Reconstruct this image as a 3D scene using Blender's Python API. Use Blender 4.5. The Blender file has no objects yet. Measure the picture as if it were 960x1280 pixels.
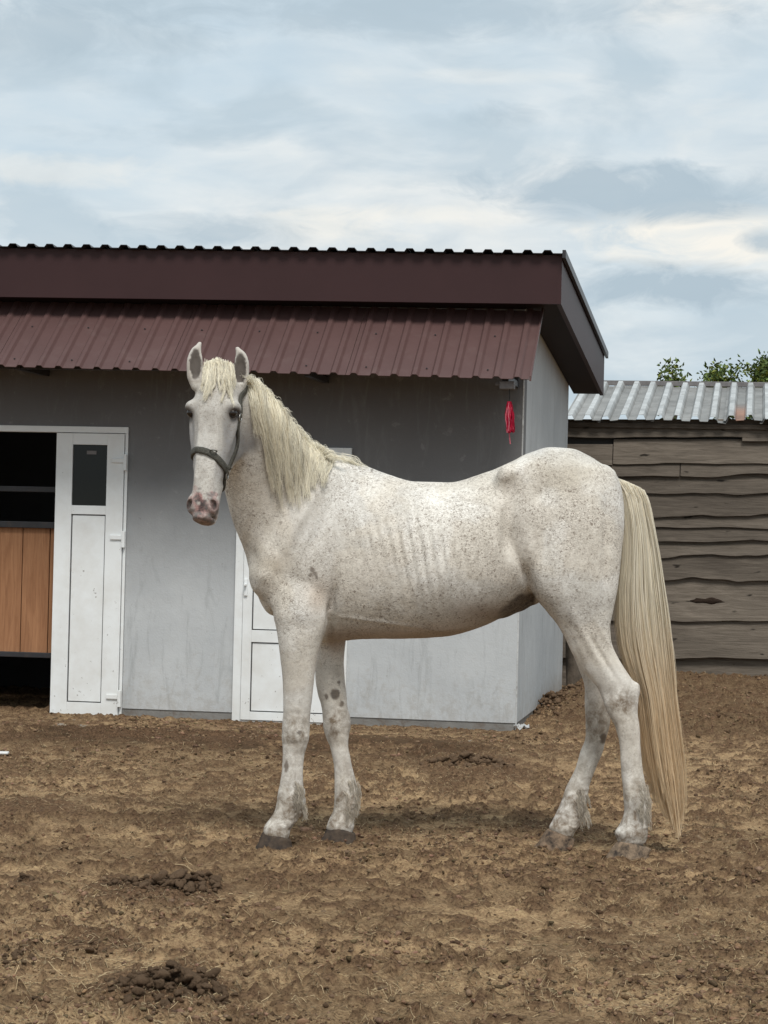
import bpy, bmesh, math, random
import numpy as np
from mathutils import Vector, Matrix, Euler
from mathutils.bvhtree import BVHTree
random.seed(7)
rng = np.random.default_rng(7)
SC = bpy.context.scene
COL = SC.collection
rad = math.radians

# ------------------------------------------------------------------ camera
FPX, CAMH, ROLL = 2740.0, 1.24, 0.024
PITCH = math.atan(30 / FPX)
cam_d = bpy.data.cameras.new('camera')
cam_d.sensor_fit = 'VERTICAL'; cam_d.sensor_height = 36.0; cam_d.sensor_width = 27.0
cam_d.lens = 36.0 * FPX / 1280.0
cam_d.clip_start = 0.1; cam_d.clip_end = 2000
cam = bpy.data.objects.new('camera', cam_d); COL.objects.link(cam)
MC = Matrix.Rotation(rad(90) + PITCH, 4, 'X') @ Matrix.Rotation(ROLL, 4, 'Z')
cam.matrix_world = Matrix.Translation((0, 0, CAMH)) @ MC
SC.camera = cam
R3 = np.array(MC.to_3x3())
CO = np.array([0, 0, CAMH])

def ray(px, py):
    return R3 @ np.array([(px - 480) / FPX, -(py - 640) / FPX, -1.0])
def at(px, py, Y):
    d = ray(px, py); return CO + d * (Y / d[1])
def on_ground(px, py, z=0.0):
    d = ray(px, py); return CO + d * ((z - CAMH) / d[2])
def topx(P):
    q = (np.asarray(P) - CO) @ R3
    return 480 + FPX * q[..., 0] / -q[..., 2], 640 - FPX * q[..., 1] / -q[..., 2]

# ------------------------------------------------------------------ view, world, sun
SC.view_settings.view_transform = 'Standard'
SC.view_settings.look = 'None'
SC.view_settings.exposure = 0.85
SC.view_settings.gamma = 1.0
SUN_EL, SUN_AZ = rad(53), rad(172)     # azimuth measured clockwise from +Y: behind the camera, a little to the right

class N:
    """tiny node helper"""
    def __init__(s, tree): s.t = tree
    def __call__(s, typ, **kw):
        n = s.t.nodes.new(typ)
        for k, v in kw.items():
            if k.startswith('i_'):
                n.inputs[int(k[2:]) if k[2:].isdigit() else k[2:].replace('_', ' ')].default_value = v
            else: setattr(n, k, v)
        return n
    def link(s, a, b): s.t.links.new(a, b)

def out(n, name=0): return n.outputs[name]

W = bpy.data.worlds.new("World"); SC.world = W; W.use_nodes = True
wt = W.node_tree; wt.nodes.clear(); n = N(wt)
sky = n('ShaderNodeTexSky', sky_type='NISHITA'); sky.sun_disc = False
sky.sun_elevation = SUN_EL; sky.sun_rotation = SUN_AZ; sky.air_density = 1.0; sky.dust_density = 2.0
tc = n('ShaderNodeTexCoord')
def wnoise(scale, loc, vscale, detail=6, rough=0.55, dist=0.0):
    mp = n('ShaderNodeMapping'); mp.inputs['Scale'].default_value = (1, 1, vscale); mp.inputs['Location'].default_value = loc
    n.link(out(tc, 'Generated'), mp.inputs['Vector'])
    t = n('ShaderNodeTexNoise'); t.inputs['Scale'].default_value = scale; t.inputs['Detail'].default_value = detail
    t.inputs['Roughness'].default_value = rough; t.inputs['Distortion'].default_value = dist
    n.link(out(mp), t.inputs['Vector']); return out(t, 'Fac')
def ramp(fac, stops, N_=None):
    N_ = N_ or n
    r = N_('ShaderNodeValToRGB'); e = r.color_ramp.elements
    while len(e) > 1: e.remove(e[-1])
    e[0].position = stops[0][0]; e[0].color = (*stops[0][1], 1) if len(stops[0][1]) == 3 else stops[0][1]
    for p, c in stops[1:]:
        x = e.new(p); x.color = (*c, 1)
    N_.link(fac, r.inputs[0]); return out(r)
def mix(fac, a, b, mode='MIX', N_=None):
    N_ = N_ or n
    m = N_('ShaderNodeMix', data_type='RGBA', blend_type=mode)
    for sock, v in ((m.inputs[0], fac), (m.inputs[6], a), (m.inputs[7], b)):
        if isinstance(v, bpy.types.NodeSocket): N_.link(v, sock)
        elif isinstance(v, (int, float)): sock.default_value = v if sock == m.inputs[0] else (v, v, v, 1)
        else: sock.default_value = (*v, 1)
    return m.outputs[2]
g3 = lambda v: (v, v, v)
big = wnoise(5.5, (3.1, 0.4, 1.7), 3.2, 5, 0.5, 0.2)
fine = wnoise(17, (1.3, 2.2, 0.3), 3.6, 7, 0.55, 0.4)
puff = wnoise(11.0, (0.35, 1.9, 5.2), 2.4, 8, 0.52, 0.5)
cover = ramp(big, [(0.33, g3(0.35)), (0.60, g3(1.0))])
cloudcol = ramp(fine, [(0.32, (5.0, 5.55, 5.9)), (0.5, (5.8, 6.2, 6.35)), (0.68, (6.7, 6.85, 6.75))])
bluesky = mix(0.86, out(sky), (4.3, 5.4, 6.15))
col = mix(cover, bluesky, cloudcol)
dark = ramp(puff, [(0.50, g3(0.0)), (0.62, g3(0.75))])
col = mix(dark, col, (3.9, 4.75, 5.35))
brt = ramp(puff, [(0.26, g3(0.3)), (0.40, g3(0.0))])
col = mix(brt, col, (7.7, 7.35, 6.7))
def bank(px, py, wx, wy, amt, thr=(0.22, 0.88)):
    d = ray(px, py); u0, w0 = d[0] / d[1], d[2] / d[1]; a, b = wx / FPX, wy / FPX
    sp = n('ShaderNodeSeparateXYZ'); n.link(out(tc, 'Generated'), sp.inputs[0])
    def m_(op, x, y=None):
        q = n('ShaderNodeMath', operation=op)
        for i, v in enumerate((x, y)):
            if v is None: continue
            if isinstance(v, (int, float)): q.inputs[i].default_value = v
            else: n.link(v, q.inputs[i])
        return out(q)
    ax = m_('ABSOLUTE', out(sp, 'Y'))
    du = m_('DIVIDE', m_('SUBTRACT', m_('DIVIDE', out(sp, 'X'), ax), u0), a); dw = m_('DIVIDE', m_('SUBTRACT', m_('DIVIDE', out(sp, 'Z'), ax), w0), b)
    g = m_('EXPONENT', m_('MULTIPLY', m_('ADD', m_('MULTIPLY', du, du), m_('MULTIPLY', dw, dw)), -1.0))
    v = m_('ADD', g, m_('MULTIPLY', m_('SUBTRACT', crisp, 0.5), 2.3))
    v = m_('MULTIPLY', v, m_('MINIMUM', m_('MULTIPLY', g, 3.0), 1.0))
    return ramp(v, [(thr[0], g3(0)), (thr[1], g3(amt))])
crisp = wnoise(26, (7.3, 0.2, 4.3), 2.2, 10, 0.62, 0.8)
DK = (3.45, 4.25, 4.85); CR = (7.3, 7.1, 6.55)
for (a, b_, c, d_, e) in ((60, 212, 150, 22, 0.35), (430, 285, 110, 24, 0.6), (880, 298, 150, 42, 1.0), (520, 268, 130, 14, 0.5), (640, 96, 110, 10, 0.2)): col = mix(bank(a, b_, c, d_, e), col, CR)
for (a, b_, c, d_, e) in ((780, 238, 200, 40, 0.9), (625, 147, 60, 20, 0.6), (250, 290, 130, 22, 0.7), (840, 360, 140, 34, 0.95), (955, 300, 36, 16, 0.8), (520, 15, 460, 34, 0.65), (30, 40, 260, 45, 0.65)): col = mix(bank(a, b_, c, d_, e), col, DK)
bg = n('ShaderNodeBackground'); bg.inputs['Strength'].default_value = 0.072
n.link(col, bg.inputs['Color'])
wo = n('ShaderNodeOutputWorld'); n.link(out(bg), wo.inputs['Surface'])

sl = bpy.data.lights.new('sun', 'SUN'); sl.energy = 1.5; sl.angle = rad(20); sl.color = (1.0, 0.96, 0.90)
so = bpy.data.objects.new('sun', sl); COL.objects.link(so)
sd = Vector((math.sin(SUN_AZ) * math.cos(SUN_EL), math.cos(SUN_AZ) * math.cos(SUN_EL), math.sin(SUN_EL)))
so.rotation_euler = sd.to_track_quat('Z', 'Y').to_euler(); so.location = (0, 0, 30)

# ------------------------------------------------------------------ helpers
def obj(name, me, mat=None, parent=None, **props):
    o = bpy.data.objects.new(name, me); COL.objects.link(o)
    if mat is not None and me is not None and len(me.materials) == 0: me.materials.append(mat)
    if parent is not None: o.parent = parent
    for k, v in props.items(): o[k] = v
    return o
def empty(name, M, **props):
    o = bpy.data.objects.new(name, None); COL.objects.link(o); o.matrix_world = M; o.empty_display_size = 0.2
    for k, v in props.items(): o[k] = v
    return o
def mesh(name, V, F, smooth=False):
    me = bpy.data.meshes.new(name)
    V = np.asarray(V, np.float32)
    if isinstance(F, np.ndarray):
        k = F.shape[1]
        me.vertices.add(len(V)); me.vertices.foreach_set('co', V.ravel())
        me.loops.add(F.size); me.loops.foreach_set('vertex_index', F.ravel().astype(np.int32))
        me.polygons.add(len(F)); me.polygons.foreach_set('loop_start', np.arange(0, F.size, k, dtype=np.int32))
        me.update(calc_edges=True)
    else:
        me.from_pydata([tuple(map(float, v)) for v in V], [], F); me.update()
    if smooth: me.polygons.foreach_set('use_smooth', np.ones(len(me.polygons), bool))
    return me
def color_attr(me, name, C):
    a = me.color_attributes.new(name, 'FLOAT_COLOR', 'POINT')
    C = np.asarray(C, np.float32)
    if C.shape[1] == 3: C = np.hstack([C, np.ones((len(C), 1), np.float32)])
    a.data.foreach_set('color', C.ravel())
def box_vf(a, b):
    (x0, y0, z0), (x1, y1, z1) = a, b
    V = [(x0,y0,z0),(x1,y0,z0),(x1,y1,z0),(x0,y1,z0),(x0,y0,z1),(x1,y0,z1),(x1,y1,z1),(x0,y1,z1)]
    F = [(0,3,2,1),(4,5,6,7),(0,1,5,4),(1,2,6,5),(2,3,7,6),(3,0,4,7)]
    return V, F
def bevel_mesh(me, w, seg=2):
    bm = bmesh.new(); bm.from_mesh(me)
    bmesh.ops.recalc_face_normals(bm, faces=bm.faces)
    es = [e for e in bm.edges if len(e.link_faces) == 2 and e.calc_face_angle(0) > 0.4]
    if w > 0: bmesh.ops.bevel(bm, geom=es, offset=w, segments=seg, affect='EDGES', profile=0.6)
    bm.to_mesh(me); bm.free(); me.update()
def boxes(name, lst, bev=0.003):
    V, F = [], []
    for a, b in lst:
        a2 = [min(p, q) for p, q in zip(a, b)]; b2 = [max(p, q) for p, q in zip(a, b)]
        v, f = box_vf(a2, b2); k = len(V); V += v; F += [tuple(i + k for i in q) for q in f]
    me = mesh(name, V, F)
    if bev: bevel_mesh(me, bev)
    return me
def prism(name, pts, vec, bev=0.0):
    """closed polygon pts (3-D) extruded by vec"""
    k = len(pts); V = [tuple(p) for p in pts] + [tuple(np.asarray(p) + np.asarray(vec)) for p in pts]
    F = [tuple(range(k))[::-1], tuple(range(k, 2 * k))] + [(i, (i + 1) % k, k + (i + 1) % k, k + i) for i in range(k)]
    me = mesh(name, V, F); bevel_mesh(me, bev); return me

def hash2(ix, iy, s):
    h = (ix.astype(np.int64) * 374761393 + iy.astype(np.int64) * 668265263 + s * 1442695041) & 0xffffffff
    h = ((h ^ (h >> 13)) * 1274126177) & 0xffffffff
    return ((h ^ (h >> 16)) & 0xffffff) / float(0xffffff)
def vnoise(x, y, s=0):
    ix = np.floor(x); iy = np.floor(y); fx = x - ix; fy = y - iy
    fx = fx * fx * fx * (fx * (fx * 6 - 15) + 10); fy = fy * fy * fy * (fy * (fy * 6 - 15) + 10)
    a = hash2(ix, iy, s); b = hash2(ix + 1, iy, s); c = hash2(ix, iy + 1, s); d = hash2(ix + 1, iy + 1, s)
    return (a + (b - a) * fx) * (1 - fy) + (c + (d - c) * fx) * fy
def fbm(x, y, s=0, o=4, gain=0.5):
    r = 0; a = 1; t = 0
    for i in range(o):
        r = r + a * vnoise(x * 2 ** i + 17.3 * i, y * 2 ** i - 9.1 * i, s + i); t += a; a *= gain
    return r / t
def sstep(a, b, x):
    t = np.clip((x - a) / (b - a), 0, 1); return t * t * (3 - 2 * t)

# ------------------------------------------------------------------ materials
def newmat(name, rough=0.8, spec=0.3):
    m = bpy.data.materials.new(name); m.use_nodes = True
    t = m.node_tree; t.nodes.clear(); k = N(t)
    b = k('ShaderNodeBsdfPrincipled'); o = k('ShaderNodeOutputMaterial'); k.link(out(b), o.inputs[0])
    b.inputs['Roughness'].default_value = rough
    b.inputs['Specular IOR Level'].default_value = spec
    return m, k, b
def objco(k, scale=(1, 1, 1), rnd=True):
    tc = k('ShaderNodeTexCoord'); mp = k('ShaderNodeMapping'); mp.inputs['Scale'].default_value = scale
    k.link(out(tc, 'Object'), mp.inputs['Vector'])
    if rnd:
        oi = k('ShaderNodeObjectInfo'); ml = k('ShaderNodeMath', operation='MULTIPLY'); ml.inputs[1].default_value = 37.0
        k.link(out(oi, 'Random'), ml.inputs[0]); k.link(out(ml), mp.inputs['Location'])
    return out(mp)
def noise(k, vec, scale, detail=5, rough=0.6, dist=0.0):
    t = k('ShaderNodeTexNoise'); t.inputs['Scale'].default_value = scale; t.inputs['Detail'].default_value = detail
    t.inputs['Roughness'].default_value = rough; t.inputs['Distortion'].default_value = dist
    k.link(vec, t.inputs['Vector']); return out(t, 'Fac')
def bump(k, b, h, strength, dist, prev=None):
    n_ = k('ShaderNodeBump'); n_.inputs['Strength'].default_value = strength; n_.inputs['Distance'].default_value = dist
    k.link(h, n_.inputs['Height'])
    if prev is not None: k.link(prev, n_.inputs['Normal'])
    k.link(out(n_), b.inputs['Normal']); return out(n_)
def attr(k, name):
    a = k('ShaderNodeVertexColor'); a.layer_name = name; return a
def math_(k, op, a, b=None, c=None):
    m = k('ShaderNodeMath', operation=op)
    for i, v in enumerate((a, b, c)):
        if v is None: continue
        if isinstance(v, (int, float)): m.inputs[i].default_value = v
        else: k.link(v, m.inputs[i])
    return out(m)

def simple(name, c, rough=0.7, spec=0.3, var=0.12, scale=6, stretch=(1, 1, 1), bmp=0.0, bs=60, dirt=None, dirt_amt=0.4, metallic=0.0):
    m, k, b = newmat(name, rough, spec); v = objco(k, stretch)
    f = noise(k, v, scale, 6, 0.6)
    lo = tuple(x * (1 - var) for x in c); hi = tuple(min(1, x * (1 + var)) for x in c)
    cc = ramp(f, [(0.3, lo), (0.7, hi)], k)
    if dirt is not None:
        f2 = noise(k, v, scale * 2.3, 8, 0.7, 0.4)
        cc = mix(ramp(f2, [(0.52, g3(0)), (0.70, g3(dirt_amt))], k), cc, dirt, N_=k)
    k.link(cc, b.inputs['Base Color']); b.inputs['Metallic'].default_value = metallic
    if bmp: bump(k, b, noise(k, v, bs, 4, 0.6), bmp, 0.01)
    return m

M_WHITE = None
def mk_pvc():
    m, k, b = newmat('white_pvc', 0.35, 0.4); v = objco(k, rnd=False)
    tc = k('ShaderNodeTexCoord'); sp = k('ShaderNodeSeparateXYZ'); k.link(out(tc, 'Object'), sp.inputs[0])
    low = math_(k, 'SUBTRACT', 1.0, math_(k, 'MULTIPLY', out(sp, 'Z'), 0.75))
    spk = noise(k, v, 34, 6, 0.65, 0.3)
    spots = ramp(math_(k, 'ADD', spk, math_(k, 'MULTIPLY', low, 0.055)), [(0.70, g3(0)), (0.75, g3(0.8))], k)
    grime = ramp(math_(k, 'ADD', noise(k, v, 5, 7, 0.65), math_(k, 'MULTIPLY', low, 0.16)), [(0.45, g3(0)), (0.9, g3(0.5))], k)
    c = mix(grime, (0.79, 0.82, 0.83), (0.52, 0.49, 0.44), N_=k)
    c = mix(spots, c, (0.13, 0.10, 0.075), N_=k)
    k.link(c, b.inputs['Base Color']); bump(k, b, noise(k, v, 25, 3), 0.05, 0.01)
    return m
M_WHITE = mk_pvc()

def mk_plaster(name, dark_top):
    m, k, b = newmat(name, 0.85, 0.2); v = objco(k, rnd=False)
    a = noise(k, v, 1.6, 6, 0.6, 0.3); c1 = ramp(a, [(0.3, (0.43, 0.45, 0.465)), (0.7, (0.52, 0.54, 0.55))], k)
    # the upper part of the front mixes to a darker grey that fades out at door-handle height
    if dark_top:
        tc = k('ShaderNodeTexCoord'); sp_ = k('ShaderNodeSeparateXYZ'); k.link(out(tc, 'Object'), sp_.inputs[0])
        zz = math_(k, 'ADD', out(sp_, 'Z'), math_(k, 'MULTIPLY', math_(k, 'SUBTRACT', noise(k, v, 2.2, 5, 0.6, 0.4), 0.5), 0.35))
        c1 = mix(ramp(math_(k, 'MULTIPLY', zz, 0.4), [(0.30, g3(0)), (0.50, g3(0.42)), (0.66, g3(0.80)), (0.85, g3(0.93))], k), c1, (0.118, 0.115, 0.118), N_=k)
    vs = objco(k, (5, 5, 0.9), rnd=False)
    st = noise(k, vs, 2.4, 7, 0.7, 1.2)
    c1 = mix(ramp(st, [(0.53, g3(0)), (0.70, g3(0.42))], k), c1, (0.24, 0.25, 0.25), N_=k)
    sp = noise(k, v, 30, 5, 0.65, 0.5)
    c1 = mix(ramp(sp, [(0.66, g3(0)), (0.73, g3(0.5))], k), c1, (0.19, 0.18, 0.165), N_=k)
    ch = noise(k, v, 9, 6, 0.7, 0.2)
    c1 = mix(ramp(ch, [(0.60, g3(0)), (0.66, g3(0.12))], k), c1, (0.57, 0.575, 0.56), N_=k)
    tc2 = k('ShaderNodeTexCoord'); s2_ = k('ShaderNodeSeparateXYZ'); k.link(out(tc2, 'Object'), s2_.inputs[0])
    spl = math_(k, 'ADD', noise(k, v, 13, 8, 0.75, 0.3), math_(k, 'MULTIPLY', out(s2_, 'Z'), -0.42))
    c1 = mix(ramp(spl, [(0.38, g3(0)), (0.56, g3(0.30))], k), c1, (0.27, 0.23, 0.18), N_=k)
    k.link(c1, b.inputs['Base Color'])
    nb = bump(k, b, noise(k, v, 7, 5), 0.25, 0.02); bump(k, b, noise(k, v, 90, 4), 0.35, 0.004, nb)
    return m
M_PLASTER = mk_plaster('grey_plaster', False); M_FRONT = mk_plaster('graded_grey_plaster', True)
M_BEAD = simple('chipped_render_edge', (0.50, 0.51, 0.51), 0.8, 0.2, 0.2, 12, dirt=(0.2, 0.18, 0.16), dirt_amt=0.8)
M_PLINTH = simple('cement_plinth', (0.20, 0.195, 0.185), 0.9, 0.15, 0.2, 5, bmp=0.5, bs=50, dirt=(0.13, 0.095, 0.07), dirt_amt=0.8)
M_MAROON = simple('maroon_sheet_metal', (0.096, 0.054, 0.051), 0.45, 0.35, 0.08, 3, dirt=(0.17, 0.125, 0.115), dirt_amt=0.2, bmp=0.03, bs=20)
M_FASCIA = simple('dark_maroon_fascia', (0.042, 0.020, 0.021), 0.5, 0.22, 0.08, 2, bmp=0.03, bs=8)
M_SOFFIT = simple('brown_soffit', (0.026, 0.019, 0.019), 0.7, 0.15, 0.1, 3)
M_ROOFBLK = simple('black_roof_sheet', (0.030, 0.030, 0.034), 0.4, 0.4, 0.15, 3)
M_DARKMETAL = simple('dark_steel', (0.030, 0.030, 0.034), 0.45, 0.4, 0.2, 9, dirt=(0.09, 0.06, 0.04), dirt_amt=0.3)
M_CONC = simple('dirty_concrete', (0.27, 0.24, 0.20), 0.9, 0.15, 0.25, 6, bmp=0.6, bs=40, dirt=(0.10, 0.075, 0.05), dirt_amt=1.0)
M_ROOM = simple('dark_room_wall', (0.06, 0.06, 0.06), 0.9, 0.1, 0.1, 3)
M_GLASS, k, b = newmat('dark_window_glass', 0.12, 0.25)
b.inputs['Base Color'].default_value = (0.012, 0.014, 0.012, 1)
M_RED = simple('red_cord', (0.40, 0.02, 0.05), 0.75, 0.2, 0.35, 40)
M_GREYBOX = simple('grey_fixture', (0.16, 0.15, 0.15), 0.6, 0.3, 0.2, 30)

def mk_wood(name, lo, hi, dark, knots=True, sc=1.0):
    m, k, b = newmat(name, 0.85, 0.15)
    v = objco(k, (1.3 * sc, 8, 14 * sc)); g = noise(k, v, 2.5, 8, 0.65, 0.8)
    c = ramp(g, [(0.25, lo), (0.75, hi)], k)
    v2 = objco(k, (2.2 * sc, 40, 60 * sc)); g2 = noise(k, v2, 3, 5, 0.7, 0.3)
    c = mix(ramp(g2, [(0.50, g3(0)), (0.75, g3(0.55))], k), c, dark, N_=k)
    oi = k('ShaderNodeObjectInfo'); c = mix(1.0, c, ramp(out(oi, 'Random'), [(0.0, (0.72, 0.70, 0.68)), (1.0, (1.22, 1.20, 1.16))], k), 'MULTIPLY', N_=k)
    v4 = objco(k, (0.8, 3, 3)); g4 = noise(k, v4, 1.4, 3, 0.5)
    c = mix(ramp(g4, [(0.3, g3(0.35)), (0.6, g3(0))], k), c, dark, N_=k)
    v3 = objco(k, (3.2, 9, 9)); kn = noise(k, v3, 1.9, 2, 0.4, 0.2)
    if knots: c = mix(ramp(kn, [(0.70, g3(0)), (0.75, g3(0.9))], k), c, tuple(x * 0.35 for x in dark), N_=k)
    k.link(c, b.inputs['Base Color'])
    nb = bump(k, b, g, 0.5, 0.012); bump(k, b, g2, 0.5, 0.004, nb)
    return m
M_OLDWOOD = mk_wood('weathered_wood', (0.100, 0.085, 0.071), (0.230, 0.200, 0.169), (0.040, 0.033, 0.027))
def mk_gatewood():
    m, k, b = newmat('brown_gate_wood', 0.7, 0.25)
    v = objco(k, (14, 8, 1.1)); g = noise(k, v, 2.2, 8, 0.62, 1.0)
    c = ramp(g, [(0.3, (0.25, 0.115, 0.055)), (0.7, (0.40, 0.205, 0.105))], k)
    v2 = objco(k, (50, 30, 2)); g2 = noise(k, v2, 3, 5, 0.7)
    c = mix(ramp(g2, [(0.5, g3(0)), (0.75, g3(0.5))], k), c, (0.16, 0.075, 0.04), N_=k)
    k.link(c, b.inputs['Base Color']); bump(k, b, g2, 0.3, 0.004); return m
M_GATE = mk_gatewood()
def mk_zinc():
    m, k, b = newmat('galvanised_sheet', 0.5, 0.4); b.inputs['Metallic'].default_value = 0.25
    v = objco(k, (1, 1, 1)); a = noise(k, v, 3, 7, 0.65, 0.5)
    c = ramp(a, [(0.3, (0.24, 0.25, 0.25)), (0.7, (0.46, 0.475, 0.475))], k)
    c = mix(ramp(noise(k, v, 11, 7, 0.7, 0.3), [(0.52, g3(0)), (0.68, g3(0.55))], k), c, (0.17, 0.155, 0.14), N_=k)
    at_ = attr(k, 'tint'); c = mix(1.0, c, out(at_, 'Color'), 'MULTIPLY', N_=k)
    k.link(c, b.inputs['Base Color']); bump(k, b, noise(k, v, 40, 3), 0.1, 0.005); return m
M_ZINC = mk_zinc()
def mk_attrmat(name, rough, spec, bs=0, bst=0.3, mul=(0.75, 1.2), sc=30):
    m, k, b = newmat(name, rough, spec); v = objco(k)
    at_ = attr(k, 'tint'); f = noise(k, v, sc, 5, 0.65)
    c = mix(1.0, out(at_, 'Color'), ramp(f, [(0.3, g3(mul[0])), (0.7, g3(mul[1]))], k), 'MULTIPLY', N_=k)
    k.link(c, b.inputs['Base Color'])
    if bs: bump(k, b, noise(k, v, bs, 5, 0.7), bst, 0.006)
    return m
def mk_hair():
    m, k, b = newmat('hair', 0.6, 0.3); at_ = attr(k, 'tint'); k.link(out(at_, 'Color'), b.inputs['Base Color'])
    tr = k('ShaderNodeBsdfTranslucent'); k.link(out(at_, 'Color'), tr.inputs['Color'])
    mx = k('ShaderNodeMixShader'); mx.inputs[0].default_value = 0.42; k.link(out(b), mx.inputs[1]); k.link(out(tr), mx.inputs[2])
    o = [n_ for n_ in m.node_tree.nodes if n_.type == 'OUTPUT_MATERIAL'][0]; k.link(out(mx), o.inputs[0]); return m
M_HAIR = mk_hair()
M_CLOD = mk_attrmat('clod_soil', 0.95, 0.05, 160, 1.0, (0.6, 1.35), 60)
M_STRAW = mk_attrmat('straw', 0.7, 0.25)
M_LEAF = mk_attrmat('leaves', 0.55, 0.3)
M_BARK = simple('bark', (0.12, 0.10, 0.08), 0.9, 0.1, 0.3, 20, bmp=0.6, bs=40)
M_LEATHER = simple('grey_webbing', (0.060, 0.058, 0.048), 0.55, 0.3, 0.5, 90, bmp=0.5, bs=250, dirt=(0.16, 0.14, 0.11), dirt_amt=0.6)
M_STEEL, k, b = newmat('tarnished_steel', 0.35, 0.5); b.inputs['Metallic'].default_value = 0.9; b.inputs['Base Color'].default_value = (0.32, 0.31, 0.29, 1)
M_EYE, k, b = newmat('horse_eye', 0.18, 0.5); b.inputs['Base Color'].default_value = (0.012, 0.008, 0.006, 1)
def mk_hoof():
    m, k, b = newmat('dirty_hoof', 0.85, 0.05); v = objco(k, (1, 1, 1))
    a = noise(k, v, 30, 6, 0.7); tc = k('ShaderNodeTexCoord')
    at_ = attr(k, 'tint')
    c = mix(ramp(a, [(0.34, g3(0)), (0.60, g3(1))], k), (0.045, 0.038, 0.034), out(at_, 'Color'), N_=k)
    k.link(c, b.inputs['Base Color']); bump(k, b, noise(k, v, 90, 5), 0.6, 0.005); return m
M_HOOF = mk_hoof()

def mk_ground():
    m, k, b = newmat('trampled_soil', 0.95, 0.08); tc = k('ShaderNodeTexCoord'); v = out(tc, 'Object')
    at_ = attr(k, 'tint'); sp = k('ShaderNodeSeparateColor'); k.link(out(at_, 'Color'), sp.inputs[0])
    a = noise(k, v, 2.2, 9, 0.68, 0.4); f = noise(k, v, 26, 9, 0.72, 0.6); g = noise(k, v, 95, 6, 0.7, 0.5)
    soil = ramp(f, [(0.34, (0.095, 0.055, 0.033)), (0.46, (0.250, 0.165, 0.100)), (0.58, (0.43, 0.305, 0.185))], k)
    # chopped straw fibres lying both ways
    fib = None
    for rz, s in ((0.4, 1.0), (1.35, 1.1), (-0.7, 0.9)):
        mp = k('ShaderNodeMapping'); mp.inputs['Rotation'].default_value = (0, 0, rz); mp.inputs['Scale'].default_value = (30 * s, 150 * s, 40)
        k.link(v, mp.inputs['Vector']); t = noise(k, out(mp), 1.0, 3, 0.6, 0.9)
        t = ramp(t, [(0.56, g3(0)), (0.66, g3(1))], k)
        fib = t if fib is None else mix(1.0, fib, t, 'LIGHTEN', N_=k)
    amt = ramp(a, [(0.35, g3(0.25)), (0.60, g3(0.9))], k)
    amt = mix(1.0, amt, fib, 'MULTIPLY', N_=k)
    inv = math_(k, 'SUBTRACT', 1.0, out(sp, 'Red'))
    amt = mix(1.0, amt, inv, 'MULTIPLY', N_=k)
    c = mix(ramp(a, [(0.36, g3(0.1)), (0.62, g3(0.7))], k), soil, mix(ramp(g, [(0.35, g3(0)), (0.65, g3(1))], k), (0.285, 0.195, 0.115), (0.54, 0.40, 0.245), N_=k), N_=k)
    c = mix(out(sp, 'Red'), c, mix(f, (0.034, 0.022, 0.014), (0.125, 0.082, 0.053), N_=k), N_=k)
    c = mix(amt, c, (0.56, 0.425, 0.255), N_=k)
    cm = mix(1.0, out(sp, 'Green'), ramp(noise(k, v, 40, 5, 0.7), [(0.25, g3(0.35)), (0.5, g3(0.92))], k), 'MULTIPLY', N_=k)
    c = mix(cm, c, mix(ramp(g, [(0.4, g3(0)), (0.65, g3(1))], k), (0.085, 0.052, 0.033), (0.215, 0.140, 0.088), N_=k), N_=k)
    c = mix(ramp(g, [(0.34, g3(0.75)), (0.47, g3(0))], k), c, (0.045, 0.029, 0.018), N_=k)
    c = mix(1.0, c, (1.03, 0.975, 0.91), 'MULTIPLY', N_=k)
    k.link(c, b.inputs['Base Color'])
    nb = bump(k, b, f, 0.9, 0.02); nb = bump(k, b, g, 0.9, 0.008, nb); bump(k, b, fib, 0.35, 0.003, nb)
    return m
M_GROUND = mk_ground()

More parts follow.
